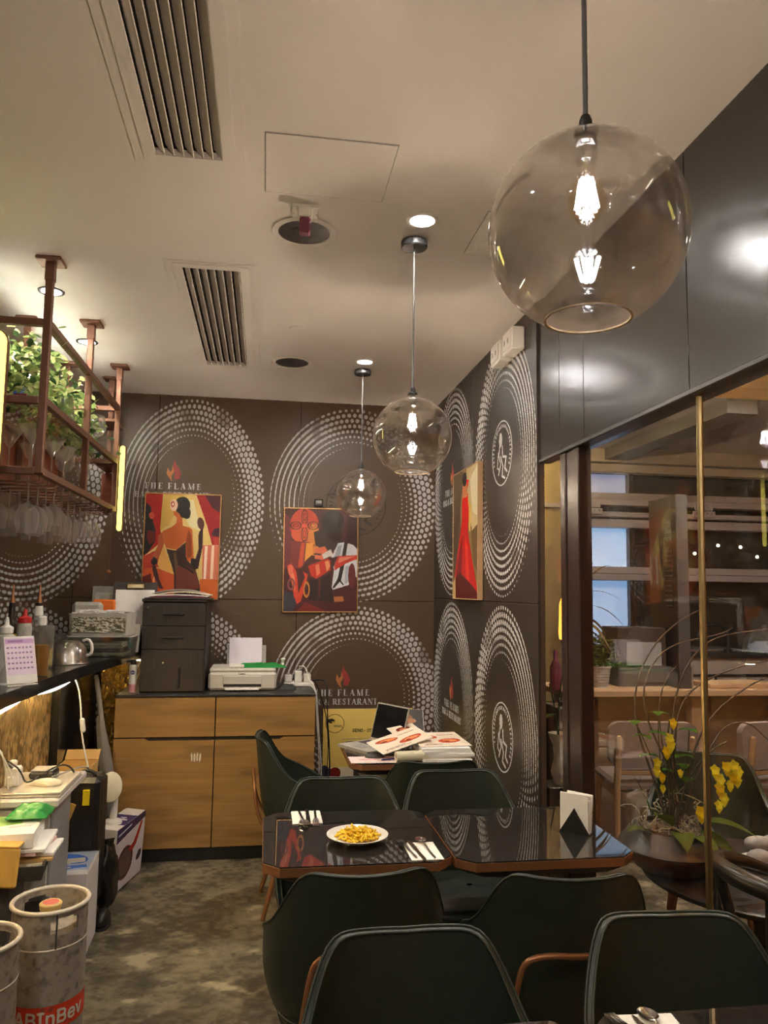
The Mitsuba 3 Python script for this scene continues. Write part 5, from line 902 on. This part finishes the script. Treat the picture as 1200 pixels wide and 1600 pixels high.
# beer kegs
kegm = {'type': 'principled', 'base_color': mikit.proc(lambda p, n, uv: mix((.36, .325, .28), (.20, .17, .145), smoothstep(.42, .8, fbm(p.x*60, p.y*60, p.z*45, 4)))), 'roughness': .42, 'metallic': .45, 'specular': .5}
mat('m_keg', kegm); pr('m_kegrim', (.60, .55, .46), .38, .25); pr('m_kegred', mikit.proc(lambda p, n, uv: mix((.50, .035, .015), (.25, .05, .03), smoothstep(.5, .75, fbm(p.x*40, p.y*40, p.z*40, 3)))), .5)
def keg(x, y, label, ang0=0.0, band=False, R=.117, H=.57):
    k = thing('beer_keg', label, 'keg', 'beer kegs on the floor'); A = np.arange(64)*2*PI/64
    part(k, 'body', tr(lathe([(0, .03), (R-.03, .03), (R-.006, .05), (R, .065), (R, H-.125), (R-.004, H-.118), (R-.012, H-.11), (R-.03, H-.07), (.05, H-.055), (0, H-.055)], 64), x, y, 0), 'm_keg', smooth=40)
    part(k, 'foot_ring', tr(lathe([(R-.008, 0), (R-.002, .004), (R-.002, .07), (R-.008, .07), (R-.008, 0)], 48), x, y, 0), 'm_keg')
    holes = [ang0, ang0+PI]; th = np.linspace(0, 2*PI, 97)[:-1]; zs = np.linspace(H-.118, H-.01, 15); v, f = [], []
    for r in (R, R-.005):
        for t in th:
            for z in zs: v.append((x+r*math.cos(t), y+r*math.sin(t), z))
    nz = len(zs); nt = len(th)
    def hole(i, j):
        t = th[i]+PI/96; z = (zs[j]+zs[min(j+1, nz-1)])/2
        return any((abs((t-h_+PI) % (2*PI)-PI)/.40)**4+((z-(H-.052))/.024)**4 < 1 for h_ in holes)
    for i in range(nt):
        for j in range(nz-1):
            if hole(i, j): continue
            a_, b_ = i*nz+j, ((i+1) % nt)*nz+j; o = nt*nz; f += [(a_, b_, b_+1), (a_, b_+1, a_+1), (o+a_, o+b_+1, o+b_), (o+a_, o+a_+1, o+b_+1)]
    part(k, 'collar', trimesh.Trimesh(v, f, process=False), 'm_keg', smooth=40)
    part(k, 'rim', tr(lathe([(R+.001+.008*math.cos(t), H-.006+.007*math.sin(t)) for t in np.linspace(0, 2*PI, 13)], 64), x-0, y, 0), 'm_kegrim', smooth=True)
    part(k, 'valve', tr(lathe([(0, H-.055), (.032, H-.055), (.032, H-.035), (.028, H-.03), (0, H-.03)], 28), x, y, 0), 'm_steel')
    part(k, 'cap', tr(lathe([(0, H-.030), (.034, H-.030), (.036, H-.016), (.032, H-.012), (0, H-.012)], 28), x, y, 0), 'm_capyellow', label='red and yellow valve cap'); pr('m_capyellow', (.60, .42, .16), .5)
    part(k, 'cap_label', tr(lathe([(0, H-.0115), (.026, H-.0115)], 24), x, y, 0), 'm_red2'); pr('m_red2', (.55, .12, .10), .5)
    part(k, 'collar_seam', bx(x+.045, x+.05, y-R*.93, y-R*.89, H-.118, H-.012), 'm_darkgrey')
    part(k, 'ridge', tr(lathe([(R+.0006, H-.122), (R+.0022, H-.119), (R+.0006, H-.116)], 64), x, y, 0), 'm_kegrim')
    if band:
        part(k, 'band', tr(lathe([(R+.0012, .212), (R+.0012, .285)], 64), x, y, 0), 'm_kegred', label='red printed band')
        m = rot(meshkit.text_mesh('-ABInBev', .040, .001, True), (1, 0, 0), 90); vv = np.array(m.vertices); t = -PI/2+(vv[:, 0]-.095)/R-.1; r = R+.0022-vv[:, 1]; part(k, 'lettering', trimesh.Trimesh(np.stack([x+r*np.cos(t), y+r*np.sin(t), vv[:, 2]+.229], 1), m.faces), 'm_kegrim')
keg(-.670, 2.80, 'grey steel beer keg with a red band and yellow cap, rightmost of the kegs', math.radians(-52), True)
keg(-.805, 2.52, 'grey steel beer keg at the left edge, in front of the red-banded keg', math.radians(60))
keg(-.80, 2.235, 'nearest beer keg, only its rim showing at the left edge', math.radians(40))

# ---------------------------------------------------------------- the room beyond the glass
OX = WX+.12
def cwood(p, n, uv): return mix((.58, .33, .10), (.74, .45, .16), fbm(p.x*2.5, p.y*26, 3, 3))
pr('m_ceilwood', mikit.proc(cwood), .5); pr('m_greyceil', (.27, .25, .26), .7); pr('m_beige', (.38, .31, .26), .55); pr('m_lavender', (.40, .345, .36), .4); pr('m_tan', (.36, .25, .11), .6); pr('m_void', (.014, .013, .014), .5); pr('m_panelbrown', (.20, .125, .075), .55)
OC = 2.90
struct('ceiling_terrace', bx(WX+.1, 6.2, -3.2, 4.62, OC, OC+.1), 'm_ceilwood', 'warm wooden ceiling of the room beyond the glass')
struct('ceiling_terrace_rear', bx(1.3, 6.2, 4.62, 6.9, OC, OC+.1), 'm_greyceil', 'grey ceiling at the rear of the room beyond the glass')
bm_ = struct('beam_terrace', bx(3.0, 3.22, 4.62, 6.55, 2.80, OC), 'm_darkgrey', 'sloping grey ceiling beam beyond the glass')
struct('wall_terrace_right', bx(6.2, 6.3, -3.2, 6.9, 0, 3), 'm_panelbrown', 'brown wall at the far side of the room beyond the glass')
struct('wall_terrace_near', bx(1.32, 6.2, -3.3, -3.2, 0, 3), 'm_panelbrown', 'wall of the outer room behind the viewer')
wt = struct('wall_terrace_back', bx(1.3, 6.2, 6.8, 6.9, 0, 3), 'm_void', 'dark window front at the rear of the outer room')
tw = part(wt, 'tan_wall', bx(1.3, 2.74, 6.60, 6.8, 0, OC), 'm_tan'); part(wt, 'door_leaf', bx(1.72, 2.28, 6.575, 6.6, 0, 2.05, .003), 'm_tan'); part(wt, 'tan_cornice', bx(1.3, 2.74, 6.57, 6.6, 2.36, 2.40), 'm_beige')
part(wt, 'beam', bx(2.74, 6.2, 6.5, 6.7, 2.78, OC), 'm_beige'); part(wt, 'rail', bx(2.74, 6.2, 6.52, 6.64, 2.69, 2.765, .004), 'm_beige')
for z0, z1, y0 in ((2.445, 2.505, 6.54), (2.386, 2.440, 6.50), (2.284, 2.33, 6.52), (2.19, 2.265, 6.54), (1.775, 1.835, 6.54), (1.715, 1.77, 6.51)): part(wt, 'rail', bx(2.76, 6.2, y0, 6.66, z0, z1, .004), 'm_lavender')
for x in (2.75, 3.30, 4.9): part(wt, 'mullion', bx(x-.025, x+.025, 6.6, 6.68, .9, 2.70, .003), 'm_frame')
for x0, x1, z0, z1, e in ((2.78, 3.275, 1.84, 2.19, [.075, .175, .30]), (2.78, 3.275, 1.14, 1.712, [.07, .155, .275]), (2.78, 3.275, 2.51, 2.69, [.022, .06, .14])):
    part(wt, 'lit_window', bx(x0, x1, 6.665, 6.67, z0, z1), 'm_white', emit=e, weight=.25, label='pale blue dusk-lit window pane')
for x0, x1 in ((3.325, 4.875), (4.925, 6.15)):
    for z0, z1 in ((1.84, 2.19), (.95, 1.712), (2.51, 2.69)): part(wt, 'pane', bx(x0, x1, 6.66, 6.6601, z0, z1), 'm_pane', smooth=False)
part(wt, 'lower_wall', bx(2.74, 6.2, 6.6, 6.75, 0, .95), 'm_panelbrown')
for x in (2.86, 3.95):
    hw = part(wt, 'roller', cat_([bx(x-.09, x+.09, 6.485, 6.50, 2.36, 2.41, .004), bx(x-.11, x+.11, 6.485, 6.50, 2.30, 2.355, .004)]), 'm_lavender')
    for s in (-1, -.4, .4, 1): part(hw, 'screw', tr(rot(disc(.006, 0, .003, 10), (1, 0, 0), 90), x+.075*s, 6.485, 2.335), 'm_darkgrey')
sl = thing('string_lights', 'row of tiny warm lights beyond the rear windows', 'string lights')
SL = [(3.22, 2.02), (3.98, 1.98), (4.02, 1.78), (4.22, 2.06), (4.45, 2.05), (4.62, 1.96)]
part(sl, 'wire', tube(curve([(3.1, 6.72, 2.09)]+[(x, 6.72, z+.02) for x, z in SL]+[(4.8, 6.72, 2.05)], 40), .002, 4), 'm_black')
for x, z in SL: part(sl, 'bulb', tr(trimesh.creation.icosphere(1, .017), x, 6.715, z), 'm_white', emit=[1.6, 1.35, .85], weight=.04)
downlight(2.3, 3.2, 'recessed lamp in the wooden ceiling over the round table beyond the glass', [x*1.7 for x in DOWNLIGHT]); move([k for k in labels if k.startswith('ceiling_downlight')][-1], at(0, 0, OC-CEIL))
downlight(3.0, 4.1, 'recessed lamp in the wooden ceiling in front of the timber bar', [x*1.9 for x in DOWNLIGHT]); move([k for k in labels if k.startswith('ceiling_downlight')][-1], at(0, 0, OC-CEIL))
for i, (x, y, lb) in enumerate(((1.75, 5.55, 'warm fluorescent tube lamp on the ceiling seen through the narrow pane'), (2.3, 6.15, 'second warm fluorescent tube lamp on the ceiling, lower in the narrow pane'))):
    tl_ = thing('tube_lamp', lb, 'lamp', 'fluorescent lamps beyond the glass'); M_ = TM(x, y, OC, -24); q = lambda m: trimesh.Trimesh(trimesh.transform_points(m.vertices, M_), m.faces, process=False)
    part(tl_, 'housing', q(bx(-.32, .32, -.03, .03, -.03, 0, .004)), 'm_white'); part(tl_, 'tube', q(tube([(-.3, 0, -.045), (.3, 0, -.045)], .013, 10)), 'm_white', emit=[34, 29, 16], weight=1.5)
    for s in (-1, 1): part(tl_, 'end_cap', q(bx(s*.3, s*.325, -.014, .014, -.06, -.03)), 'm_white')
cv = thing('light_strip', 'warm cove light strip under the wooden ceiling beyond the glass', 'light strip')
part(cv, 'strip', bx(OX+.03, OX+.05, -.5, 4.4, 2.50, 2.515), 'm_white', emit=[420, 305, 165], weight=2); part(cv, 'ledge', bx(OX, OX+.07, -.5, 4.4, 2.46, 2.50), 'm_beige')
# timber bar
tbk = thing('timber_bar', 'pale timber bar top on a brown front beyond the glass', 'bar counter')
part(tbk, 'top', bx(1.95, 4.6, 4.90, 5.40, .915, .955, .004), 'm_palewood'); part(tbk, 'front', bx(1.97, 4.6, 5.06, 5.12, 0, .915), 'm_panelbrown')
for x in (2.0, 2.9, 3.8): part(tbk, 'post', bx(x, x+.08, 4.98, 5.06, 0, .915, .003), 'm_palewood')
skc = thing('sink_counter', 'grey kitchen counter with black edge behind the timber bar', 'counter')
part(skc, 'body', bx(3.0, 5.0, 5.75, 6.35, 0, 1.10), 'm_beige'); part(skc, 'worktop', bx(2.98, 5.0, 5.72, 6.37, 1.10, 1.125, .003), 'm_black'); part(skc, 'drawer_gap', bx(3.0, 5.0, 5.742, 5.751, .95, .97), 'm_black')
for x in (3.55, 4.1): part(skc, 'divider', bx(x, x+.012, 5.738, 5.75, .0, .95), 'm_black')
tp = thing('kitchen_tap', 'black arched kitchen tap on the grey counter', 'tap'); part(tp, 'spout', tube(curve([(3.80, 5.95, 1.125), (3.80, 5.95, 1.26), (3.76, 5.95, 1.335), (3.66, 5.95, 1.35), (3.57, 5.95, 1.31), (3.545, 5.95, 1.22)], 28), .014, 10), 'm_black', smooth=True); part(tp, 'base', tr(disc(.03, 0, .03, 20), 3.80, 5.95, 1.125), 'm_black')
pr('m_sinksteel', (.55, .58, .66), .2, .9)
sk_ = thing('sink_basin', 'steel sink rim with stacked dishes behind the black tap', 'sink'); part(sk_, 'rim', bx(3.2, 3.95, 5.98, 6.3, 1.1255, 1.150, .006), 'm_sinksteel'); part(sk_, 'drainer', bx(3.22, 3.50, 6.0, 6.28, 1.150, 1.23, .02), 'm_glassdish'); pr('m_glassdish', (.42, .48, .60), .12, spec=.8)
cd = thing('cake_dome', 'clear glass cake dome with a knob on the grey counter', 'cake dome'); part(cd, 'dome', tr(lathe([(.17, .01), (.168, .06), (.15, .12), (.11, .165), (.05, .185), (.012, .188), (.01, .2), (.018, .212), (.016, .228), (0, .234)], 40), 4.12, 5.93, 1.125), 'm_glassware', smooth=True); part(cd, 'plate', tr(lathe([(0, .006), (.17, .006), (.185, .014), (.19, .012), (.17, 0), (0, 0)], 40), 4.12, 5.93, 1.125), 'm_porcelain'); part(cd, 'cake', tr(lathe([(0, .007), (.12, .007), (.12, .06), (.07, .09), (0, .1)], 24), 4.12, 5.93, 1.125), 'm_glassdish')
one('cutting_board', bx(3.05, 3.55, 5.0, 5.25, .9552, .985, .004), 'm_palewood', 'thick wooden board lying on the timber bar', 'board')
bottle(2.90, 5.02, .9552, [(0, 0), (.03, 0), (.033, .01), (.036, .15), (.034, .15), (.03, .012)], 'm_glassware', 'drinking_glass', 'clear glass standing on the timber bar')
bp = thing('tall_speaker', 'tall thin black column with side grilles standing on the timber bar', 'speaker')
part(bp, 'board', bx(2.83, 2.90, 5.0, 5.39, .9552, 2.29, .004), 'm_cooler'); pr('m_cooler', (.022, .02, .022), .3); part(bp, 'edge', bx(2.822, 2.908, 4.985, 5.0, .9552, 2.295, .003), 'm_darkgrey')
for z0, z1 in ((1.98, 2.12), (1.50, 1.93)):
    g = part(bp, 'grille', bx(2.826, 2.831, 5.06, 5.16, z0, z1), 'm_void')
    for i in range(int((z1-z0)/.035)): part(g, 'bar', bx(2.8245, 2.8265, 5.06, 5.16, z0+.012+i*.035, z0+.022+i*.035), 'm_darkgrey')
dk = thing('dark_cabinet', 'dark brown cabinet with a white notice behind the plants beyond the glass', 'cabinet'); part(dk, 'body', bx(2.44, 2.80, 5.12, 5.38, .9552, 1.36, .004), 'm_darkwood'); part(dk, 'notice', bx(2.50, 2.76, 5.112, 5.119, 1.10, 1.26), 'm_greyplastic'); part(dk, 'rail', bx(2.44, 2.80, 5.112, 5.12, 1.06, 1.075), 'm_green2'); pr('m_green2', (.02, .06, .03), .5)
pp = thing('potted_herb', 'bushy herb in a ribbed grey pot on the timber bar', 'potted plant')
rp = [(0, 0), (.055, 0)]+[(.058+.018*t+.0022*math.cos(t*44), .13*t) for t in np.linspace(0, 1, 18)]+[(.082, .135), (.08, .145), (.07, .14), (0, .12)]
part(pp, 'pot', tr(lathe(rp, 32), 2.30, 5.12, .9552), 'm_pot', smooth=40); pr('m_pot', (.33, .29, .25), .6)
r = np.random.default_rng(11); k = part(pp, 'foliage', leaves([(2.30+r.normal(0, .045), 5.12+r.normal(0, .05), .955+r.uniform(.15, .34)) for _ in range(260)], .05, .012, 12, 1.6), 'm_leaf_olive', smooth=False); labels[k] = {'kind': 'stuff'}
bpn = thing('bamboo_plant', 'slender bamboo-like plant with drooping leaves in front of the blue window', 'potted plant')
part(bpn, 'pot', tr(lathe([(0, 0), (.05, 0), (.06, .12), (.055, .12), (0, .1)], 20), 1.92, 4.55, .0).apply_transform(np.diag([1, 1, 1, 1])), 'm_pot')
for i, c in enumerate(([(1.92, 4.55, .1), (1.92, 4.56, .8), (1.90, 4.55, 1.35), (1.93, 4.5, 1.62)], [(1.93, 4.56, .1), (1.94, 4.56, .9), (1.93, 4.55, 1.4), (1.99, 4.52, 1.78)])): part(bpn, 'stem', tube(curve(c, 24), .007, 6), 'm_leaf_dark', smooth=True)
def bigleaf(L, W, bend, p, yaw, pitch):
    t = np.linspace(0, 1, 11); w = W*np.sin(PI*t**.75)*.5; v, f = [], []
    for i, a_ in enumerate(t): z = L*(math.sin(pitch)*a_-bend*a_*a_); x = L*math.cos(pitch)*a_; v += [(x, -w[i], z+.15*w[i]), (x, 0, z), (x, w[i], z+.15*w[i])]
    for i in range(10): b_ = i*3; f += [(b_, b_+3, b_+4), (b_, b_+4, b_+1), (b_+1, b_+4, b_+5), (b_+1, b_+5, b_+2)]
    m = trimesh.Trimesh(v, f, process=False); return tr(rot(m, (0, 0, 1), yaw), *p)
pleaf('m_leaf_tan', (.16, .11, .05), .5); pleaf('m_leaf_green', (.06, .14, .025), .6)
for L, W, bd, p, yw, pt_ in ((.22, .035, .5, (1.94, 4.5, 1.60), -20, .3), (.24, .04, .7, (1.95, 4.5, 1.52), -10, .1), (.2, .035, .6, (1.92, 4.5, 1.45), 20, .0), (.2, .04, .9, (1.92, 4.5, 1.42), -60, .1), (.22, .03, .3, (1.98, 4.52, 1.70), 10, .7), (.2, .035, .9, (1.93, 4.5, 1.38), -5, -.2), (.18, .03, .6, (1.93, 4.5, 1.62), 150, .4)): part(bpn, 'leaf', bigleaf(L, W, bd, p, yw, pt_), 'm_leaf_tan', smooth=True)
ol = thing('orange_lamp', 'glowing orange candle lamp on a stand behind the window post', 'lamp')
part(ol, 'shade', tr(lathe([(.045, 0), (.05, .03), (.045, .20), (.03, .24)], 24), 1.70, 4.2, 1.335), 'm_orangeglow', emit=[1.9, .50, .06], weight=.4); pr('m_orangeglow', (.8, .35, .08), .4)
part(ol, 'base', tr(lathe([(0, .0), (.05, 0), (.05, .02), (.015, .04), (.02, .3), (.045, .37), (0, .37)], 20), 1.70, 4.2, .97), 'm_darkwood'); part(ol, 'stand', bx(1.60, 1.80, 4.1, 4.3, 0, .97, .004), 'm_darkwood')
rb = bottle(1.93, 4.98, .9552, [(0, 0), (.035, 0), (.038, .01), (.038, .15), (.014, .2), (.014, .26), (0, .26)], 'm_maroon', 'wine_bottle', 'dark red bottle at the left end of the timber bar')
vs = thing('white_vase', 'pale pitcher-shaped vase seen through the narrow pane', 'vase'); part(vs, 'body', tr(lathe([(0, 0), (.03, 0), (.045, .06), (.03, .14), (.035, .20), (.06, .26), (.055, .26), (.03, .2)], 28), 1.56, 3.98, .60), 'm_ivory', smooth=True); part(vs, 'stand', bx(1.47, 1.66, 3.9, 4.07, 0, .60, .004), 'm_black')
ft = thing('vase_plant', 'thin dark leaved plant rising behind the window post', 'plant')
for c in ([(1.56, 3.98, .8), (1.58, 3.98, 1.15), (1.66, 3.97, 1.40)], [(1.56, 3.99, .8), (1.60, 4.0, 1.1), (1.70, 4.0, 1.28)], [(1.555, 3.98, .8), (1.53, 3.97, 1.0), (1.50, 3.96, 1.12)]): part(ft, 'stem', tube(curve(c, 16), .004, 5), 'm_leaf_dark', smooth=True)
for L, W, bd, p, yw, pt_ in ((.16, .05, .4, (1.54, 3.97, 1.02), 160, .1), (.15, .05, .4, (1.55, 3.97, .96), 190, .0), (.14, .05, .5, (1.58, 3.97, 1.05), -30, .2), (.18, .03, .5, (1.66, 3.97, 1.38), 20, .4)): part(ft, 'leaf', bigleaf(L, W, bd, p, yw, pt_), 'm_leaf_dark', smooth=True)
# upholstered wooden chairs
def wchair(x, y, rz, label):
    k = thing('wooden_chair', label, 'chair', 'upholstered wooden chairs at the timber bar'); M = TM(x, y, 0, rz); q = lambda m: trimesh.Trimesh(trimesh.transform_points(m.vertices, M), m.faces, process=False)
    for s in (-1, 1):
        part(k, 'leg', q(tube([(s*.23, -.24, 0), (s*.225, -.235, .45), (s*.22, -.27, .74), (s*.22, -.275, .755)], [.016, .02, .019, .012], 10)), 'm_palewood', smooth=40); part(k, 'leg', q(tube([(s*.22, .2, 0), (s*.21, .19, .43)], [.015, .019], 10)), 'm_palewood')
        part(k, 'side_rail', q(bx(s*.215-.012, s*.215+.012, -.23, .19, .38, .43, .004)), 'm_palewood')
    a_ = sbox(-.27, .56, .27, .83).buffer(-.07).buffer(.07, 8); m = prism(a_, .05); m = rot(m, (1, 0, 0), 90); part(k, 'backrest', q(tr(m, 0, -.19, 0)), 'm_fabric', smooth=30)
    part(k, 'seat', q(bx(-.23, .23, -.22, .23, .415, .475, .02)), 'm_fabric'); part(k, 'back_rail', q(bx(-.22, .22, -.235, -.21, .52, .55, .004)), 'm_palewood')
pr('m_fabric', mikit.proc(lambda p, n, uv: mix((.20, .15, .13), (.25, .19, .165), fbm(p.x*60, p.y*60, p.z*60, 2))), .85)
wchair(3.10, 4.62, 6, 'pale wooden chair with a grey padded back, right of the brass rod beyond the glass'); wchair(2.36, 4.66, -8, 'pale wooden chair with a grey padded back, half hidden behind the window post')
# round table, planter, stones
rt_ = thing('round_table', 'small round black table carrying the orchid planter beyond the glass', 'table')
part(rt_, 'tabletop', tr(lathe([(0, 0), (.40, 0), (.41, .006), (.41, .018), (.40, .024), (0, .024)], 64), 1.80, 2.66, .576), 'm_blackgloss2', smooth=40); part(rt_, 'column', tr(lathe([(0, 0), (.2, 0), (.2, .02), (.03, .04), (.03, .576), (0, .576)], 24), 1.80, 2.66, 0), 'm_black')
pn = thing('planter_bowl', 'wide dark grey bowl holding the yellow orchid', 'planter'); PC = (1.505, 2.74); TZ2 = .6002
part(pn, 'bowl', tr(lathe([(0, 0), (.11, 0), (.13, .012), (.185, .075), (.192, .085), (.188, .092), (.15, .14), (.142, .15), (.138, .148), (.14, .13), (0, .12)], 56), *PC, TZ2), 'm_bowl', smooth=40); pr('m_bowl', (.055, .05, .048), .35); part(pn, 'lower_rim', tr(lathe([(.112, .0), (.134, .012), (.186, .074), (.1865, .076), (.134, .0135), (.112, .002)], 56), *PC, TZ2), 'm_bowlbrown'); pr('m_bowlbrown', (.06, .03, .022), .4)
part(pn, 'soil', tr(disc(.137, .12, .128, 30), *PC, TZ2), 'm_bark'); pr('m_bark', (.07, .05, .03), .9)
oc = thing('orchid', 'yellow flowering orchid with mossy roots and broad leaves in the grey bowl', 'orchid'); c0 = np.array([PC[0], PC[1], TZ2+.13])
r = np.random.default_rng(5); R_ = []
for i in range(46):
    a_ = r.uniform(0, 2*PI); s = r.uniform(.02, .11); p0 = c0+[s*math.cos(a_), s*math.sin(a_), r.uniform(0, .05)]; P = [p0]
    for _ in range(4): P.append(P[-1]+r.normal(0, .022, 3)+[0, 0, .006])
    R_.append(tube(curve(P, 9), .0022, 5))
k = part(oc, 'roots', cat_(R_), 'm_root', smooth=True); labels[k] = {'kind': 'stuff'}; pr('m_root', (.33, .27, .17), .7)
for L, W, bd, dx, dy, dz, yw, pt_ in ((.19, .075, .45, -.03, -.05, .03, 215, .9), (.17, .08, .6, -.02, -.09, .02, 250, .5), (.22, .075, .45, .05, -.07, .05, -35, .35), (.20, .07, .9, .06, -.06, .02, -60, .2), (.22, .05, .1, -.05, .02, .02, 165, 1.2), (.18, .06, .4, -.08, -.03, .0, 200, .6), (.17, .06, .5, .02, -.1, .01, 275, .4)): part(oc, 'leaf', bigleaf(L, W, bd, c0+[dx, dy, dz], yw, pt_), 'm_leaf_orchid', smooth=True)
pleaf('m_leaf_orchid', (.075, .095, .022), .4); pleaf('m_petal', (.96, .78, .04), .7); pleaf('m_petal2', (.85, .55, .015), .5); pr('m_stem', (.05, .045, .02), .6)
for c in ([(0, 0, 0), (.0, -.01, .12), (-.02, -.02, .26), (-.01, -.03, .42)], [(.01, -.02, 0), (.03, -.03, .14), (.10, -.05, .27), (.19, -.06, .33)], [(-.02, .0, 0), (-.03, -.01, .14), (-.045, -.01, .25)], [(.02, .03, 0), (.03, .03, .2), (.02, .03, .3)]): part(oc, 'flower_stem', tube(curve([c0+np.array(q_) for q_ in c], 24), .0032, 6), 'm_stem', smooth=True)
fl = 0
def blossom(p, s, yw):
    m = []
    for j in range(5): m.append(rot(bigleaf(.021*s, .018*s, .15, (0, 0, 0), 72*j+yw, .35), (1, 0, 0), 62))
    m.append(rot(bigleaf(.024*s, .028*s, .6, (0, 0, 0), 270, -.3), (1, 0, 0), 40)); return tr(cat_(m), *p)
FL = [(-.012, -.045, .40, 1.3), (-.03, -.05, .345, 1.5), (-.03, -.055, .325, 1.6), (-.045, -.055, .30, 1.5), (-.08, -.05, .26, 1.4), (-.085, -.055, .235, 1.3), (-.065, -.055, .21, 1.2), (-.06, -.05, .17, 1.0), (.015, -.04, .22, 1.0), (.045, -.12, .10, 1.9), (.115, -.10, .24, 1.6), (.13, -.105, .21, 1.7), (.125, -.11, .18, 1.7), (.14, -.11, .145, 1.6), (.12, -.11, .12, 1.4), (.16, -.10, .25, 1.6), (.19, -.10, .255, 1.6), (.205, -.10, .235, 1.6), (.18, -.105, .215, 1.5), (.20, -.10, .205, 1.5), (.165, -.11, .19, 1.3)]
for i, (dx, dy, dz, s) in enumerate(FL): part(oc, 'blossom', blossom(c0+np.array([dx, dy, dz]), s*.68, 37*i), 'm_petal' if i % 3 else 'm_petal2', smooth=True)
for i, (dx, dy, dz) in enumerate(((-.15, -.03, .40), (-.12, -.03, .35), (-.10, -.02, .28), (-.055, -.02, .43), (-.06, -.03, .36), (.05, .0, .27), (.06, .01, .23), (.09, .02, .36), (-.03, .0, .22), (.05, -.02, .19))):
    for j in range(3): part(oc, 'leaflet', bigleaf(.045, .035, .4, c0+np.array([dx, dy, dz]), 120*j+40*i, .3), 'm_leaf_green', smooth=True)
for c in ([(-.02, 0, 0), (-.06, -.01, .2), (-.15, -.03, .40)], [(.03, 0, 0), (.06, .0, .2), (.09, .02, .36)], [(0, 0, 0), (-.05, -.02, .25), (-.055, -.02, .43)]): part(oc, 'leaf_stem', tube(curve([c0+np.array(q_) for q_ in c], 16), .002, 5), 'm_stem', smooth=True)
tg = thing('willow_branches', 'bare curly branches arching up out of the orchid bowl', 'branches')
for c in ([(0, .0, 0), (-.04, .0, .3), (-.10, .0, .5), (-.02, .02, .64), (.16, .05, .70), (.32, .08, .74)], [(0, .02, 0), (.02, .02, .3), (.05, .03, .5), (.16, .05, .66), (.36, .1, .72), (.6, .15, .76)], [(.01, .02, 0), (.03, .02, .3), (.08, .02, .48), (.22, .04, .56), (.45, .08, .61), (.65, .12, .62)], [(.02, .03, 0), (.08, .02, .2), (.16, .02, .38), (.26, .04, .46), (.42, .06, .54), (.6, .1, .56)], [(.02, 0, 0), (.10, -.01, .2), (.17, -.01, .32), (.24, .0, .38), (.33, .0, .38), (.38, .0, .34), (.50, .02, .33)], [(-.02, 0, 0), (-.09, .0, .25), (-.13, .01, .48), (-.08, .02, .62), (.05, .04, .75), (.20, .06, .82)], [(-.01, .03, 0), (-.02, .03, .35), (.0, .04, .52), (.06, .04, .6)]):
    part(tg, 'branch', tube(curve([c0+np.array(q_) for q_ in c], 34), np.linspace(.005, .0018, 34), 6), 'm_twig', smooth=True)
pr('m_twig', (.10, .07, .05), .4)
sp2 = thing('stone_plate', 'white plate with grey pebbles on the round black table', 'plate'); part(sp2, 'dish', tr(lathe([(0, .004), (.06, .004), (.095, .014), (.10, .018), (.097, .02), (.06, .009), (0, .008)], 40), 1.87, 2.72, TZ2), 'm_porcelain'); part(sp2, 'foot', tr(lathe([(.05, 0), (.055, 0), (.055, .005), (.05, .005), (.05, 0)], 30), 1.87, 2.72, TZ2), 'm_porcelain')
pr('m_stone', mikit.proc(lambda p, n, uv: mix((.30, .27, .25), (.40, .36, .33), fbm(p.x*90, p.y*90, p.z*90, 3))), .7)
for i, (dx, dy, dz, rx, rz, lb) in enumerate(((-.045, -.02, .012, .048, .03, 'grey oval pebble at the left of the plate'), (.035, -.03, .012, .055, .028, 'grey oval pebble at the front of the plate'), (-.02, .02, .052, .055, .027, 'long grey pebble on top at the left'), (.045, .025, .040, .046, .034, 'round grey pebble on top at the right'))):
    vv = sp_.vertices*[rx, .036, rz]*(1+.05*(meshkit.noise(sp_.vertices*2+i*9)[:, None]-.5)); one('pebble', trimesh.Trimesh(vv+[1.87+dx, 2.72+dy, TZ2+dz+rz*.9], sp_.faces), 'm_stone', lb, 'pebble', 'pebbles on the white plate', smooth=True)
chair_at(1.98, 3.28, 150, 'dark green leather chair beyond the glass, behind the orchid and pebbles')
bk = thing('bentwood_chair', 'black bentwood chair with an open curved back, at lower right beyond the glass', 'chair'); MB = TM(1.645, 2.19, 0, -84); q = lambda m: trimesh.Trimesh(trimesh.transform_points(m.vertices, MB), m.faces, process=False)
th = np.linspace(-2.0, 2.0, 40); part(bk, 'back_rail', q(tube(np.stack([.27*np.sin(th), -.25*np.cos(th), .775-.05*(th/2)**2*2], 1), np.interp(np.abs(th), [0, 1.2, 2], [.030, .024, .014]), 10)), 'm_blackgloss2', smooth=True)
part(bk, 'seat', q(lathe([(0, .44), (.2, .44), (.22, .455), (.215, .472), (.18, .478), (0, .47)], 40)), 'm_blackgloss2', smooth=40)
for s in (-1, 1):
    part(bk, 'leg', q(tube([(s*.21, -.2, 0), (s*.19, -.19, .45), (s*.235, -.13, .73)], [.016, .021, .014], 10)), 'm_blackgloss2', smooth=True); part(bk, 'leg', q(tube([(s*.2, .2, 0), (s*.17, .16, .45)], [.014, .02], 10)), 'm_blackgloss2')
part(bk, 'back_splat', q(tube([(-.05, -.19, .46), (-.11, -.235, .75)], .017, 8)), 'm_blackgloss2'); part(bk, 'back_splat', q(tube([(.05, -.19, .46), (.11, -.235, .75)], .017, 8)), 'm_blackgloss2')
